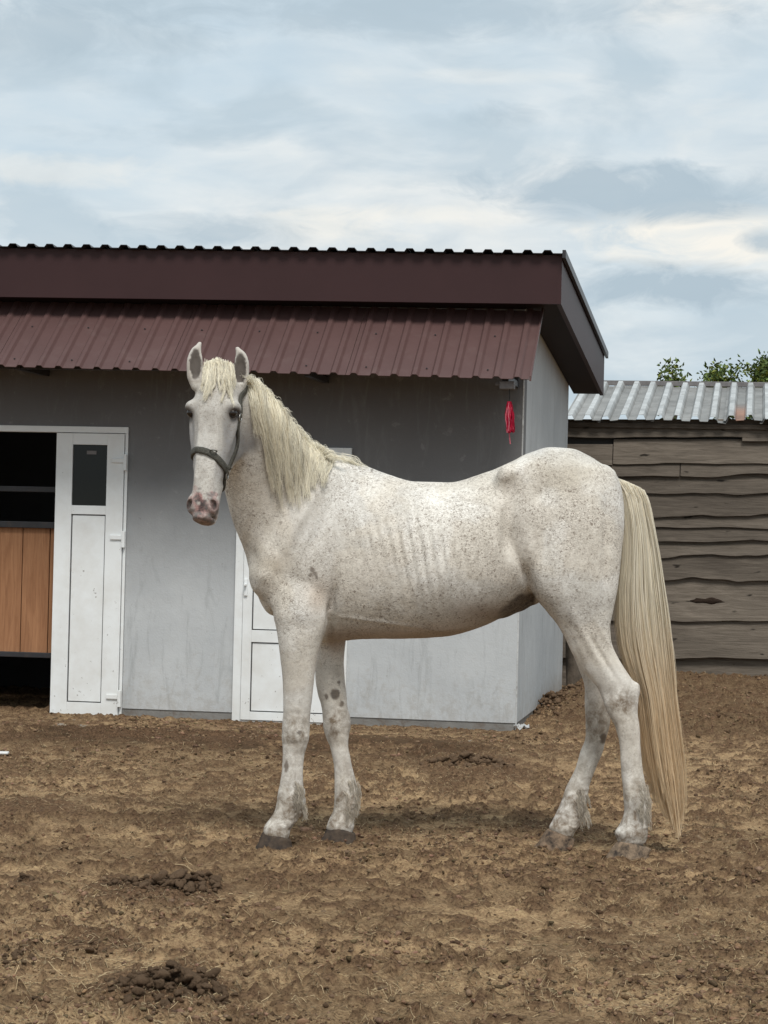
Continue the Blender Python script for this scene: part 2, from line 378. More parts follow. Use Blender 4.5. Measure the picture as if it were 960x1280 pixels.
def mk_coat():
    m, k, b = newmat('flea_bitten_coat', 0.72, 0.18)
    b.inputs['Sheen Weight'].default_value = 0.07; b.inputs['Sheen Roughness'].default_value = 0.5
    tc = k('ShaderNodeTexCoord'); v = out(tc, 'Object')
    at_ = attr(k, 'tint'); ms = attr(k, 'mask'); sp = k('ShaderNodeSeparateColor'); k.link(out(ms, 'Color'), sp.inputs[0])
    big = noise(k, v, 5, 6, 0.6, 0.3)
    c = mix(1.0, out(at_, 'Color'), ramp(big, [(0.3, (0.88, 0.87, 0.85)), (0.7, (1.06, 1.06, 1.07))], k), 'MULTIPLY', N_=k)
    # hair streaks
    mp = k('ShaderNodeMapping'); mp.inputs['Rotation'].default_value = (0, 0.5, 0); mp.inputs['Scale'].default_value = (1, 1, 3.2)
    k.link(v, mp.inputs['Vector'])
    f = noise(k, out(mp), 125, 3, 0.6, 1.0)
    fle = ramp(f, [(0.44, g3(0)), (0.56, g3(1))], k)
    fle2 = ramp(noise(k, v, 115, 3, 0.55, 0.9), [(0.565, g3(0)), (0.615, g3(1))], k)
    den = ramp(noise(k, v, 6, 6, 0.72, 0.5), [(0.34, g3(0.25)), (0.58, g3(1.0))], k)
    fl = mix(1.0, fle, den, 'MULTIPLY', N_=k); fl = mix(1.0, fl, out(sp, 'Red'), 'MULTIPLY', N_=k)
    c = mix(math_(k, 'MULTIPLY', fl, 0.62), c, (0.27, 0.235, 0.20), N_=k)
    fl2 = mix(1.0, fle2, den, 'MULTIPLY', N_=k); fl2 = mix(1.0, fl2, out(sp, 'Red'), 'MULTIPLY', N_=k)
    c = mix(math_(k, 'MULTIPLY', fl2, 0.75), c, (0.150, 0.115, 0.090), N_=k)
    mot = ramp(noise(k, v, 58, 3, 0.55, 0.6), [(0.44, g3(0)), (0.60, g3(0.24))], k)
    c = mix(mix(1.0, mot, out(sp, 'Red'), 'MULTIPLY', N_=k), c, (0.33, 0.29, 0.245), N_=k)
    # grime on knees, hocks, fetlocks
    gr = noise(k, v, 24, 7, 0.7, 0.4)
    gm = math_(k, 'MULTIPLY', ramp(gr, [(0.36, g3(0.0)), (0.62, g3(1.0))], k), out(sp, 'Green'))
    c = mix(gm, c, (0.185, 0.140, 0.098), N_=k)
    # mottled pink and grey muzzle skin
    mo = noise(k, v, 36, 5, 0.6, 0.5)
    sk = ramp(mo, [(0.38, (0.060, 0.048, 0.048)), (0.47, (0.15, 0.09, 0.085)), (0.56, (0.34, 0.19, 0.175)), (0.64, (0.46, 0.38, 0.35))], k)
    c = mix(out(sp, 'Blue'), c, sk, N_=k)
    k.link(c, b.inputs['Base Color'])
    mp2 = k('ShaderNodeMapping'); mp2.inputs['Rotation'].default_value = (0, 0.4, 0); mp2.inputs['Scale'].default_value = (90, 90, 320)
    k.link(v, mp2.inputs['Vector'])
    nb = bump(k, b, noise(k, out(mp2), 1.0, 4, 0.6, 0.8), 0.35, 0.003)
    bump(k, b, noise(k, v, 45, 4, 0.6), 0.16, 0.006, nb)
    return m
M_COAT = mk_coat()

# ------------------------------------------------------------------ ground
TH = math.atan(462 / FPX)                       # yaw of the stable front
E_ = np.array([math.cos(TH), -math.sin(TH), 0]); N_V = np.array([math.sin(TH), math.cos(TH), 0])
CORNER = on_ground(645, 917)
def bloc(P):
    q = np.asarray(P) - CORNER; return q @ E_, q @ N_V
def base_h(x, y):
    """large form of the yard"""
    dx = x - CORNER[0]; dy = y - CORNER[1]
    u = dx * E_[0] + dy * E_[1]; v = dx * N_V[0] + dy * N_V[1]
    h = 0.030 * (fbm(x * 0.9, y * 0.9, 3, 3) - 0.5) * sstep(0.15, 0.7, np.hypot(x * 0 + 1, 0))
    right = sstep(-0.02, 0.35, u)
    mound = right * sstep(0.1, 2.6, v) * 0.13 * (0.75 + 0.5 * fbm(x * 1.3, y * 1.3, 5, 3))
    mound += 0.12 * np.exp(-((u - 0.35) / 0.35) ** 2 - ((v - 1.9) / 1.3) ** 2)
    h = h + mound
    # band of churned manure in front of the stable
    band = sstep(-2.3, -1.9, v) * (1 - sstep(-1.15, -0.75, v)) * (1 - sstep(0.3, 1.2, u))
    h = h + band * 0.045 * (fbm(x * 1.7, y * 2.6, 8, 3))
    h = h + 0.004 * sstep(-1.4, -1.1, v) * (1 - sstep(-0.1, 0.15, u)) * (1 - sstep(-0.05, 0.05, v))
    heap = np.array(at(590, 975, 10.9))
    h = h + 0.05 * np.exp(-((x - heap[0]) / 0.32) ** 2 - ((y - 11.3) / 0.5) ** 2)
    return h
HEAPS = []
def clumps(x, y):
    reg = 0.10 * (fbm(x * 0.9, y * 1.1, 141, 3) - 0.5) - 0.05 * sstep(7.6, 6.2, y)
    c = sstep(0.53, 0.60, fbm(x * 14.0, y * 14.0, 111, 5, 0.7) + reg)
    for hx, hy_, sx, sy in HEAPS:
        q = ((x - hx) / sx) ** 2 + ((y - hy_) / sy) ** 2
        c = np.maximum(c, sstep(0.35, 0.6, np.exp(-q * 0.8) + 0.45 * (fbm(x * 11, y * 11, 151, 3) - 0.5)))
    return c
for (a_, b_, wx_, wy_) in ((215, 1115, 75, 20), (150, 1115, 40, 14), (205, 1240, 90, 32), (30, 1112, 22, 9), (590, 968, 75, 22), (120, 1185, 50, 12), (45, 1010, 60, 10), (250, 925, 160, 9), (700, 1040, 60, 8)):
    g_ = on_ground(a_, b_); z_px = FPX / g_[1]; HEAPS.append((g_[0], g_[1], wx_ / z_px, wy_ / (z_px * CAMH / g_[1])))
def ground_h(x, y):
    h = base_h(x, y)
    far = 1 - sstep(25, 60, np.hypot(x, y))
    l = fbm(x * 7, y * 7, 11, 4, 0.55); c = fbm(x * 26, y * 26, 21, 3, 0.6); s = np.abs(fbm(x * 13, y * 13, 31, 4, 0.6) - 0.5) * 2
    rug = 0.55 + 1.0 * sstep(0.42, 0.62, fbm(x * 1.1, y * 1.6, 41, 3))
    d = 0.020 * (l - 0.5) + rug * (0.030 * (c - 0.5) + 0.026 * s)
    cl = clumps(x, y)
    d = d + cl * (0.010 + 0.034 * (fbm(x * 19, y * 19, 131, 3, 0.6) - 0.35))
    u = (x - CORNER[0]) * E_[0] + (y - CORNER[1]) * E_[1]; v = (x - CORNER[0]) * N_V[0] + (y - CORNER[1]) * N_V[1]
    mnd = sstep(0.0, 0.4, u) * sstep(0.0, 1.2, v) * (1 - sstep(3.6, 5, v))
    d = d + mnd * 0.085 * (fbm(x * 9, y * 9, 61, 4, 0.6) - 0.4)
    # calm, flattened right under the hooves and on the strip by the wall
    flat = sstep(-1.25, -1.1, v) * (1 - sstep(-0.02, 0.03, v)) * (1 - sstep(-0.1, 0.1, u))
    d = d * (1 - 0.45 * flat)
    for hp in HOOFS:
        w = np.exp(-(((x - hp[0]) / 0.09) ** 2 + ((y - hp[1]) / 0.09) ** 2))
        d = d * (1 - 0.8 * w); h = h * (1 - w) + 0.007 * w
    return h + d * far
HOOFS = [on_ground(343, 1062), on_ground(424, 1054), on_ground(786, 1064), on_ground(694, 1053)]
def axis(d0, d1, step0, step1, lo, hi):
    a = [d0]
    while a[-1] < d1: a.append(a[-1] + step0 + (step1 - step0) * (a[-1] - d0) / (d1 - d0))
    up = [a[-1]]; s = step1
    while up[-1] < hi: s *= 1.35; up.append(up[-1] + s)
    dn = [a[0]]; s = step0
    while dn[-1] > lo: s *= 1.35; dn.append(dn[-1] - s)
    return np.array(dn[::-1][:-1] + a + up[1:])
gx = axis(-3.0, 3.6, 0.0125, 0.0125, -700, 700); gy = axis(4.9, 19.2, 0.0125, 0.03, -700, 900)
GX, GY = np.meshgrid(gx, gy, indexing='ij')
GZ = ground_h(GX, GY)
nx_, ny_ = len(gx), len(gy)
I = np.arange(nx_ * ny_).reshape(nx_, ny_)
F = np.stack([I[:-1, :-1], I[1:, :-1], I[1:, 1:], I[:-1, 1:]], -1).reshape(-1, 4)
gme = mesh('ground', np.stack([GX, GY, GZ], -1).reshape(-1, 3), F, True)
def dark_mask(x, y):
    u = (x - CORNER[0]) * E_[0] + (y - CORNER[1]) * E_[1]; v = (x - CORNER[0]) * N_V[0] + (y - CORNER[1]) * N_V[1]
    nz = fbm(x * 2.6, y * 2.6, 71, 5, 0.6)
    a = sstep(0.42, 0.6, nz + 0.22 * np.exp(-((v + 1.75) / 0.55) ** 2) * (1 - sstep(0, 1, u)) - 0.06)
    m = np.exp(-((v + 1.5) / 0.75) ** 4) * 0.95 * (1 - sstep(-0.3, 0.9, u)) * sstep(0.25, 0.42, nz)
    mo = sstep(0.0, 0.3, u) * sstep(-0.1, 0.5, v) * 0.7
    b2 = 0.45 * sstep(0.47, 0.62, fbm(x * 1.2, y * 1.8, 91, 4))
    return np.clip(np.maximum.reduce([a * 0.45, m, mo, b2]), 0, 0.95)
DM = dark_mask(GX, GY).reshape(-1)
CLM = clumps(GX, GY).reshape(-1); color_attr(gme, 'tint', np.stack([DM, CLM, DM * 0], -1))
obj('ground', gme, M_GROUND, kind='structure')

def strands_mesh(name, P, Rr, C, sides=3):
    """P (S,M,3) points, Rr (S,M) radii, C (S,M,3) colours"""
    S, Mm, _ = P.shape
    T = np.gradient(P, axis=1); T /= np.linalg.norm(T, axis=2, keepdims=True) + 1e-9
    ref = np.array([0.13, -1.0, 0.21]); A = np.cross(T, ref); A /= np.linalg.norm(A, axis=2, keepdims=True) + 1e-9
    B = np.cross(T, A)
    ang = np.arange(sides) * 2 * np.pi / sides
    V = P[:, :, None, :] + Rr[:, :, None, None] * (A[:, :, None, :] * np.cos(ang)[None, None, :, None] + B[:, :, None, :] * np.sin(ang)[None, None, :, None])
    idx = np.arange(S * Mm * sides).reshape(S, Mm, sides)
    nx = np.roll(idx, -1, axis=2)
    F = np.stack([idx[:, :-1], nx[:, :-1], nx[:, 1:], idx[:, 1:]], -1).reshape(-1, 4)
    me = mesh(name, V.reshape(-1, 3), F, True)
    color_attr(me, 'tint', np.repeat(C.reshape(-1, 3), sides, axis=0))
    return me

def ribbons_mesh(name, P, Rr, C, Nr):
    """flat hairs: P (S,M,3), Rr (S,M), C (S,M,3), Nr (S,3) the way each hair faces"""
    S, Mm, _ = P.shape
    T = np.gradient(P, axis=1); T /= np.linalg.norm(T, axis=2, keepdims=True) + 1e-9
    A = np.cross(T, Nr[:, None, :]); A /= np.linalg.norm(A, axis=2, keepdims=True) + 1e-9
    V = np.stack([P - A * Rr[:, :, None], P + A * Rr[:, :, None]], 2)
    idx = np.arange(S * Mm * 2).reshape(S, Mm, 2)
    F = np.stack([idx[:, :-1, 0], idx[:, :-1, 1], idx[:, 1:, 1], idx[:, 1:, 0]], -1).reshape(-1, 4)
    me = mesh(name, V.reshape(-1, 3), F, True); color_attr(me, 'tint', np.repeat(C.reshape(-1, 3), 2, axis=0)); return me
# icosahedron clod template
bm = bmesh.new(); bmesh.ops.create_icosphere(bm, subdivisions=1, radius=1); ICV = np.array([v.co[:] for v in bm.verts]); ICF = np.array([[v.index for v in f.verts] for f in bm.faces]); bm.free()
bm = bmesh.new(); bmesh.ops.create_icosphere(bm, subdivisions=2, radius=1); IC2V = np.array([v.co[:] for v in bm.verts]); IC2F = np.array([[v.index for v in f.verts] for f in bm.faces]); bm.free()
def ground_sample(count, y0=5.2, y1=18.5, power=1.6):
    t = rng.random(count) ** power; y = y0 + (y1 - y0) * t
    x = (rng.random(count) - 0.5) * (y * 0.365 + 0.5) + 0.0
    return x, y
def inside_building(x, y):
    u = (x - CORNER[0]) * E_[0] + (y - CORNER[1]) * E_[1]; v = (x - CORNER[0]) * N_V[0] + (y - CORNER[1]) * N_V[1]
    return (u < 0.02) & (v > -0.05)
# crumbs
x, y = ground_sample(80000, power=1.15)
keep = (~inside_building(x, y)) & (rng.random(len(x)) < 0.16 + 0.9 * sstep(0.45, 0.62, fbm(x * 1.5, y * 2.0, 41, 4)))
x, y = x[keep], y[keep]; K = len(x)
s = 0.0022 + 0.0070 * rng.random(K) ** 3.2 + (rng.random(K) < 0.012) * 0.010 * rng.random(K)
s = s * (1 + 0.5 * (y > 12) * rng.random(K))
sc = s[:, None] * (0.7 + 0.7 * rng.random((K, 3))) * np.array([1.15, 1.15, 0.75])
jit = 1 + 0.95 * (rng.random((K, len(ICV))) - 0.5)
an = rng.random(K) * 6.28; ca, sa = np.cos(an), np.sin(an)
V = ICV[None] * jit[:, :, None] * sc[:, None, :]
V = np.stack([V[..., 0] * ca[:, None] - V[..., 1] * sa[:, None], V[..., 0] * sa[:, None] + V[..., 1] * ca[:, None], V[..., 2]], -1)
V += np.stack([x, y, ground_h(x, y) + s * 0.12], -1)[:, None, :]
F = (ICF[None] + (np.arange(K) * len(ICV))[:, None, None]).reshape(-1, 3)
me = mesh('soil_crumbs', V.reshape(-1, 3), F, False)
b0 = 0.35 + 0.9 * rng.random((K, 1)) ** 1.3
cc = np.array([[0.25, 0.165, 0.102]]) * b0 * (1 + 0.15 * (rng.random((K, 3)) - 0.5))
color_attr(me, 'tint', np.repeat(cc, len(ICV), axis=0))
obj('soil_crumbs', me, M_CLOD, kind='stuff', label='loose brown crumbs of soil and dung scattered over the yard', category='soil')
# straw
x, y = ground_sample(76000, power=1.2)
keep = (~inside_building(x, y)) & (rng.random(len(x)) < 0.12 + sstep(0.40, 0.58, fbm(x * 0.8 + 5, y * 1.1, 55, 3)) * (1 - dark_mask(x, y)))
x, y = x[keep], y[keep]; K = len(x)
L = 0.006 + 0.030 * rng.random(K) ** 2.6 + (rng.random(K) < 0.012) * 0.06; an = rng.random(K) * 6.28; bend = (rng.random(K) - 0.5) * 0.6
pts = []
for q in (-0.5, 0.0, 0.5):
    a2 = an + bend * q; px_ = x + np.cos(a2) * L * q; py_ = y + np.sin(a2) * L * q
    pts.append(np.stack([px_, py_, ground_h(px_, py_) + 0.001 + 0.003 * rng.random(K)], -1))
P = np.stack(pts, 1); r = np.repeat((0.0005 + 0.0006 * rng.random(K))[:, None], 3, 1)
C = np.array([[0.60, 0.46, 0.275]]) * (0.35 + 0.75 * rng.random((K, 1)) ** 1.5); C = np.repeat(C[:, None], 3, 1)
obj('straw_bits', strands_mesh('straw_bits', P, r, C), M_STRAW, kind='stuff', label='short bits of chopped straw lying over the trampled soil', category='straw')

# ------------------------------------------------------------------ stable building
MB = Matrix.Translation(CORNER) @ Matrix.Rotation(-TH, 4, 'Z')
MBi = np.array(MB.inverted())
def onv(px, py, v=0.0):
    """pixel -> (u, z) on the building's vertical plane at depth v"""
    d = ray(px, py); t = (v - (CO - CORNER) @ N_V) / (d @ N_V); P = CO + d * t
    return float((P - CORNER) @ E_), float(P[2])
def onu(px, py, u=0.0):
    d = ray(px, py); t = (u - (CO - CORNER) @ E_) / (d @ E_); P = CO + d * t
    return float((P - CORNER) @ N_V), float(P[2])
stable = empty('stable_building', MB, label='grey rendered stable with dark maroon metal roof and sloping maroon awning', category='building')
UL = onv(-330, 700)[0]; DEP = onu(706, 700)[0]
z_pl0, z_pl1 = onv(200, 886)[1], onv(640, 905)[1]
PLZ = 0.5 * (z_pl0 + z_pl1)
TOPF = onv(690, 350, -0.25)[1]
# door opening (left, open, with one leaf)
u_jr, z_fr = onv(159, 535); u_ll = onv(-75, 535)[0]; z_sill = onv(100, 897)[1]
OU0, OU1, OZ1 = u_ll, onv(155.5, 700)[0], z_fr - 0.005
OU1 = onv(157, 720)[0]
WT = 0.18
us = [UL, OU0, OU1, 0.0]; zs = [PLZ, OZ1, TOPF]
bl = []
bl.append(((UL, 0, PLZ), (OU0, WT, TOPF))); bl.append(((OU1, 0, PLZ), (0, WT, TOPF)))
bl.append(((OU0, 0, OZ1), (OU1, WT, TOPF)))
def wall_with_hole():
    U = [UL, OU0, OU1, 0.0]; Z = [PLZ, OZ1, TOPF + 0.1]
    bm = bmesh.new(); vs = {}
    def vv(i, j, y):
        if (i, j, y) not in vs: vs[(i, j, y)] = bm.verts.new((U[i], y, Z[j]))
        return vs[(i, j, y)]
    for i in range(3):
        for j in range(2):
            if i == 1 and j == 0: continue
            bm.faces.new([vv(i, j, 0), vv(i + 1, j, 0), vv(i + 1, j + 1, 0), vv(i, j + 1, 0)])
            bm.faces.new([vv(i, j, WT), vv(i, j + 1, WT), vv(i + 1, j + 1, WT), vv(i + 1, j, WT)])
    for a, b in (((1, 0), (1, 1)), ((1, 1), (2, 1)), ((2, 1), (2, 0)), ((0, 0), (1, 0)), ((2, 0), (3, 0)), ((3, 0), (3, 1)), ((3, 1), (3, 2)), ((0, 0), (0, 1)), ((0, 1), (0, 2))):
        bm.faces.new([vv(*a, 0), vv(*a, WT), vv(*b, WT), vv(*b, 0)])
    bmesh.ops.recalc_face_normals(bm, faces=bm.faces)
    me = bpy.data.meshes.new('front_wall'); bm.to_mesh(me); bm.free(); return me
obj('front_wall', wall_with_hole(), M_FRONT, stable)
def slope_z(v): return TOPF + 0.05 - 0.076 * v
me = prism('side_wall', [(-WT, WT, PLZ), (-WT, DEP, PLZ), (-WT, DEP, slope_z(DEP)), (-WT, WT, slope_z(WT))], (WT, 0, 0))
obj('side_wall', me, M_PLASTER, stable)
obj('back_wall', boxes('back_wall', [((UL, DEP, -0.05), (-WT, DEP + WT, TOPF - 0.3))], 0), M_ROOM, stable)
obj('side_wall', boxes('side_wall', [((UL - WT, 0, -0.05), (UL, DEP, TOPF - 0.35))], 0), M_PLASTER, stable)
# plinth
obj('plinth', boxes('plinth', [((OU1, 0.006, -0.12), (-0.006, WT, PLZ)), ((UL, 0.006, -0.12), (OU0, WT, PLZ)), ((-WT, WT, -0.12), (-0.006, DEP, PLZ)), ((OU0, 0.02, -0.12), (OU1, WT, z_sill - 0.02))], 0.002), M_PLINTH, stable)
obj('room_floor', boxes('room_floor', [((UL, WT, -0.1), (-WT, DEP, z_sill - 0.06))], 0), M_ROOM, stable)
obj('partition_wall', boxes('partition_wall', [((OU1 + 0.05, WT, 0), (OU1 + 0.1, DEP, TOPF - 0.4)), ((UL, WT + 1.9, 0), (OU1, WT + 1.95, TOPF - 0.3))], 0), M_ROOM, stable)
obj('corner_bead', boxes('corner_bead', [((-0.006, -0.0025, PLZ - 0.09), (0.0025, 0.006, TOPF))], 0.001), M_BEAD, stable)
# fascia, soffit, roof
FV = -0.25
uR = onv(702, 350, FV)[0]; zfb = onv(700, 380, FV)[1]; zft = onv(703, 319, FV)[1]
uL2 = UL - 0.3
zfbL = zfb + (onv(0, 371, FV)[1] - zfb) * (uR - uL2) / (uR - onv(0, 371, FV)[0]); zftL = zft + (onv(0, 310, FV)[1] - zft) * (uR - uL2) / (uR - onv(0, 310, FV)[0])
vR, _ = onu(755, 470, uR)
zrb = onu(753, 493, uR)[1]; zrt = onu(756, 444, uR)[1]
FT = 0.03
obj('front_fascia', prism('front_fascia', [(uL2, FV, zfbL), (uR - FT, FV, zfb), (uR - FT, FV, zft), (uL2, FV, zftL)], (0, FT, 0)), M_FASCIA, stable)
obj('side_fascia', prism('side_fascia', [(uR, FV - 0.002, zfb), (uR, vR, zrb), (uR, vR, zrt), (uR, FV - 0.002, zft)], (-FT, 0, 0)), M_FASCIA, stable)
obj('soffit', prism('soffit', [(0.004, FV + FT, zfb + 0.012), (uR - FT, FV + FT, zfb + 0.012), (uR - FT, vR, zrb + 0.012), (0.004, vR, zrb + 0.012)], (0, 0, 0.02)), M_SOFFIT, stable)
obj('soffit', prism('soffit', [(uL2, FV + FT, zfbL + 0.012), (0.002, FV + FT, zfb + 0.012), (0.002, -0.004, zfb - 0.008), (uL2, -0.004, zfbL - 0.008)], (0, 0, 0.02)), M_SOFFIT, stable)
def profile_sheet(name, u0, u1, P0, P1, pitch, rib, top, hgt, th=0.004, nv=2, wob=None, endcurve=None):
    """trapezoid-rib sheet; P0(u), P1(u) give the two end points (v, z) of the run; ribs rise along local normal"""
    cuts = []
    k0 = math.floor(u0 / pitch) - 1; q = k0 * pitch
    sh = (rib - top) / 2
    while q < u1 + pitch:
        for du, h in ((0, 0), (sh, hgt), (sh + top, hgt), (rib, 0)):
            cuts.append((q + du, h))
        q += pitch
    cuts = [c for c in cuts if u0 < c[0] < u1]
    def hat(u):
        r = u % pitch
        if r < sh: return hgt * r / sh
        if r < sh + top: return hgt
        if r < rib: return hgt * (rib - r) / sh
        return 0
    cuts = [(u0, hat(u0))] + cuts + [(u1, hat(u1))]
    V, F = [], []; m = len(cuts)
    for side in (0, 1):
        for j in range(nv):
            t = j / (nv - 1)
            for (u, h) in cuts:
                a, b = np.array(P0(u)), np.array(P1(u)); d = b - a; nrm = np.array([-d[1], d[0]]); nrm = nrm / np.linalg.norm(nrm)
                if nrm[1] < 0: nrm = -nrm
                p = a + d * t + nrm * (h - side * th + (wob(u, t) if wob else 0))
                V.append((u, p[0], p[1]))
    o = nv * m
    for j in range(nv - 1):
        for i in range(m - 1):
            a = j * m + i; F.append((a, a + 1, a + m + 1, a + m)); F.append((o + a, o + a + m, o + a + m + 1, o + a + 1))
    for i in range(m - 1):
        F.append((i, o + i, o + i + 1, i + 1)); a = (nv - 1) * m + i; F.append((a, a + 1, o + a + 1, o + a))
    for j in range(nv - 1):
        a = j * m; F.append((a, a + m, o + a + m, o + a)); a = j * m + m - 1; F.append((a, o + a, o + a + m, a + m))
    me = mesh(name, V, F); bm = bmesh.new(); bm.from_mesh(me); bmesh.ops.recalc_face_normals(bm, faces=bm.faces); bm.to_mesh(me); bm.free()
    return me
PIT = abs(onv(300, 310, FV)[0] - onv(300 + 23.7, 310, FV)[0])
def lerp(a, b, t): return a + (b - a) * t
def zf_at(u): return lerp(zftL, zft, (u - uL2) / (uR - uL2))
roofw = 8 * PIT
u = uR + 0.025
while u > uL2:
    ua = max(u - roofw, uL2 - 0.1)
    me = profile_sheet('roof_sheet', ua + 0.002, u, lambda q: (FV - 0.05, zf_at(q) + 0.006), lambda q: (vR + 0.05, zf_at(q) + 0.006 - (zft - zrt)), PIT, PIT * 0.55, PIT * 0.32, 0.020)
    obj('roof_sheet', me, M_ROOFBLK, stable); u = ua
obj('roof_flashing', prism('roof_flashing', [(uR + 0.028, FV - 0.06, zft - 0.025), (uR + 0.028, vR + 0.06, zrt - 0.025), (uR + 0.028, vR + 0.06, zrt + 0.028), (uR + 0.028, FV - 0.06, zft + 0.026)], (-0.022, 0, 0), 0.002), M_ROOFBLK, stable)
# awning
AWR, AWS = 0.68, 0.72
AB = onv(661, 474, -AWR); ABL = onv(0, 458, -AWR)
uA1 = AB[0]
def azb(u): return lerp(ABL[1], AB[1], (u - ABL[0]) / (AB[0] - ABL[0]))
PA = abs(onv(300, 465, -AWR)[0] - onv(300 + 24.8, 465, -AWR)[0])
u = uA1; aw = 9 * PA
screws = []
while u > uL2:
    ua = max(u - aw, uL2)
    me = profile_sheet('awning_sheet', ua + 0.003, u, lambda q: (-AWR, azb(q)), lambda q: (-0.006, azb(q) + AWS * (AWR - 0.006)), PA, PA * 0.42, PA * 0.2, 0.016, nv=3)
    obj('awning_sheet', me, M_MAROON, stable)
    u = ua
for q in np.arange(uL2 + 0.1, uA1, PA * 3):
    for vv_ in (0.07, 0.40):
        uu = math.floor(q / PA) * PA + PA * 0.72
        zc = azb(uu) + AWS * vv_ + 0.004; screws.append(((uu - 0.005, -AWR + vv_ - 0.004, zc), (uu + 0.005, -AWR + vv_ + 0.004, zc + 0.006)))
obj('screw_heads', boxes('screw_heads', screws, 0), M_DARKMETAL, stable, kind='stuff')
obj('awning_end_trim', prism('awning_end_trim', [(uA1 + 0.003, -AWR, azb(uA1) - 0.012), (uA1 + 0.003, -0.006, azb(uA1) + AWS * AWR - 0.017), (uA1 + 0.003, -0.006, azb(uA1) + AWS * AWR + 0.013), (uA1 + 0.003, -AWR, azb(uA1) + 0.02)], (0.012, 0, 0)), M_MAROON, stable)
for bx in (22, 385, 632, -170):
    bu = onv(bx, 476, -AWR + 0.1)[0]; zb = azb(bu)
    me = boxes('awning_bracket', [((bu - 0.02, -AWR + 0.08, zb - 0.01), (bu + 0.02, -0.002, zb + 0.03)), ((bu - 0.02, -0.04, zb + 0.032), (bu + 0.02, -0.002, zb + 0.36))], 0.003)
    obj('awning_bracket', me, M_DARKMETAL, stable)
obj('awning_batten', boxes('awning_batten', [((uL2, -AWR + 0.1, min(azb(uL2), azb(uA1)) + 0.035), (uA1 - 0.02, -AWR + 0.14, min(azb(uL2), azb(uA1)) + 0.065))], 0.003), M_DARKMETAL, stable)
# fixture box under the awning corner, tassel hangs from it
fu, fz = onv(634, 482, -0.60)
fx_ = obj('fixture_box', boxes('fixture_box', [((fu - 0.045, -0.63, fz - 0.022), (fu + 0.045, -0.55, fz + 0.026)), ((fu - 0.075, -0.60, fz + 0.0), (fu - 0.046, -0.575, fz + 0.02))], 0.006), M_GREYBOX, stable)

# doors -----------------------------------------------------------
def door_leaf(name, u0, u1, z0, z1, v, th, parent, glass=None, panels=(), hinges=(), hinge_u=None):
    """white leaf: stiles and rails round recessed panels"""
    holes = [g for g in ([glass] if glass else []) + list(panels)]
    zs_ = sorted(holes, key=lambda h: h[2])
    h0, h1 = holes[0][0], holes[0][1]
    lst = [((u0, v, z0), (h0, v + th, z1)), ((h1, v, z0), (u1, v + th, z1))]
    prev = z0
    for h in zs_:
        lst.append(((h0, v + 0.0005, prev), (h1, v + th, h[2]))); prev = h[3]
    lst.append(((h0, v + 0.0005, prev), (h1, v + th, z1)))
    d = obj(name, boxes(name, lst, 0.002), M_WHITE, parent)
    for h in panels:
        e = 0.007
        obj('door_panel', boxes('door_panel', [((h[0] + e, v + 0.010, h[2] + e), (h[1] - e, v + 0.03, h[3] - e))], 0.003), M_WHITE, d)
        g = 0.001
        obj('panel_gasket', boxes('panel_gasket', [((h[0] + g, v + 0.014, h[2] + g), (h[1] - g, v + 0.028, h[3] - g))], 0), M_DARKMETAL, d)
    if glass:
        h = glass
        obj('glass_pane', boxes('glass_pane', [((h[0] + 0.001, v + 0.012, h[2] + 0.001), (h[1] - 0.001, v + 0.02, h[3] - 0.001))], 0), M_GLASS, d)
    for hz in hinges:
        me = boxes('hinge', [((hinge_u - 0.005, v - 0.022, hz - 0.055), (hinge_u + 0.018, v - 0.0005, hz + 0.055)), ((hinge_u - 0.085, v - 0.012, hz - 0.004), (hinge_u - 0.0055, v - 0.0005, hz + 0.026))], 0.004)
        obj('hinge', me, M_WHITE, d)
    return d
DV = -0.012
fr0 = onv(158, 534); u_f1 = fr0[0]; z_f1 = fr0[1]; z_f0 = onv(110, 541)[1]
u_f2 = onv(151.5, 720)[0] + 0.008; z_b = z_sill
u_f1 = onv(156.5, 720)[0]
frame = obj('door_frame', boxes('door_frame', [((u_ll - 0.04, DV, z_f0), (u_f1, 0.07, z_f1)), ((u_f2, DV + 0.001, z_b + 0.02), (u_f1, 0.07, z_f0)), ((u_ll - 0.04, DV + 0.001, z_b), (u_ll, 0.07, z_f0))], 0.003), M_WHITE, stable)
LV = DV - 0.006
lu0 = onv(67.5, 720)[0]; lu1 = u_f2 - 0.004
gz0, gz1 = onv(113, 632)[1], onv(113, 556)[1]; pz0, pz1 = onv(108, 878)[1], onv(110, 643)[1]
hu0 = onv(88, 720)[0]; hu1 = onv(131, 720)[0]
leaf = door_leaf('door_leaf', lu0, lu1, z_b - 0.03, z_f0 - 0.004, LV, 0.06, stable, (hu0, hu1, gz0, gz1), [(hu0, hu1, pz0, pz1)],
          [onv(150, 578)[1], onv(150, 674)[1], onv(148, 873)[1]], u_f2 + 0.002)
obj('vent_sticker', boxes('vent_sticker', [((onv(109, 566)[0], LV + 0.0095, onv(115, 568)[1]), (onv(121, 566)[0], LV + 0.0115, onv(115, 563.5)[1]))], 0), M_GREYBOX, leaf)
obj('door_threshold', boxes('door_threshold', [((u_ll, -0.03, z_b - 0.05), (lu0 - 0.003, 0.09, z_b - 0.005))], 0.004), M_CONC, stable)
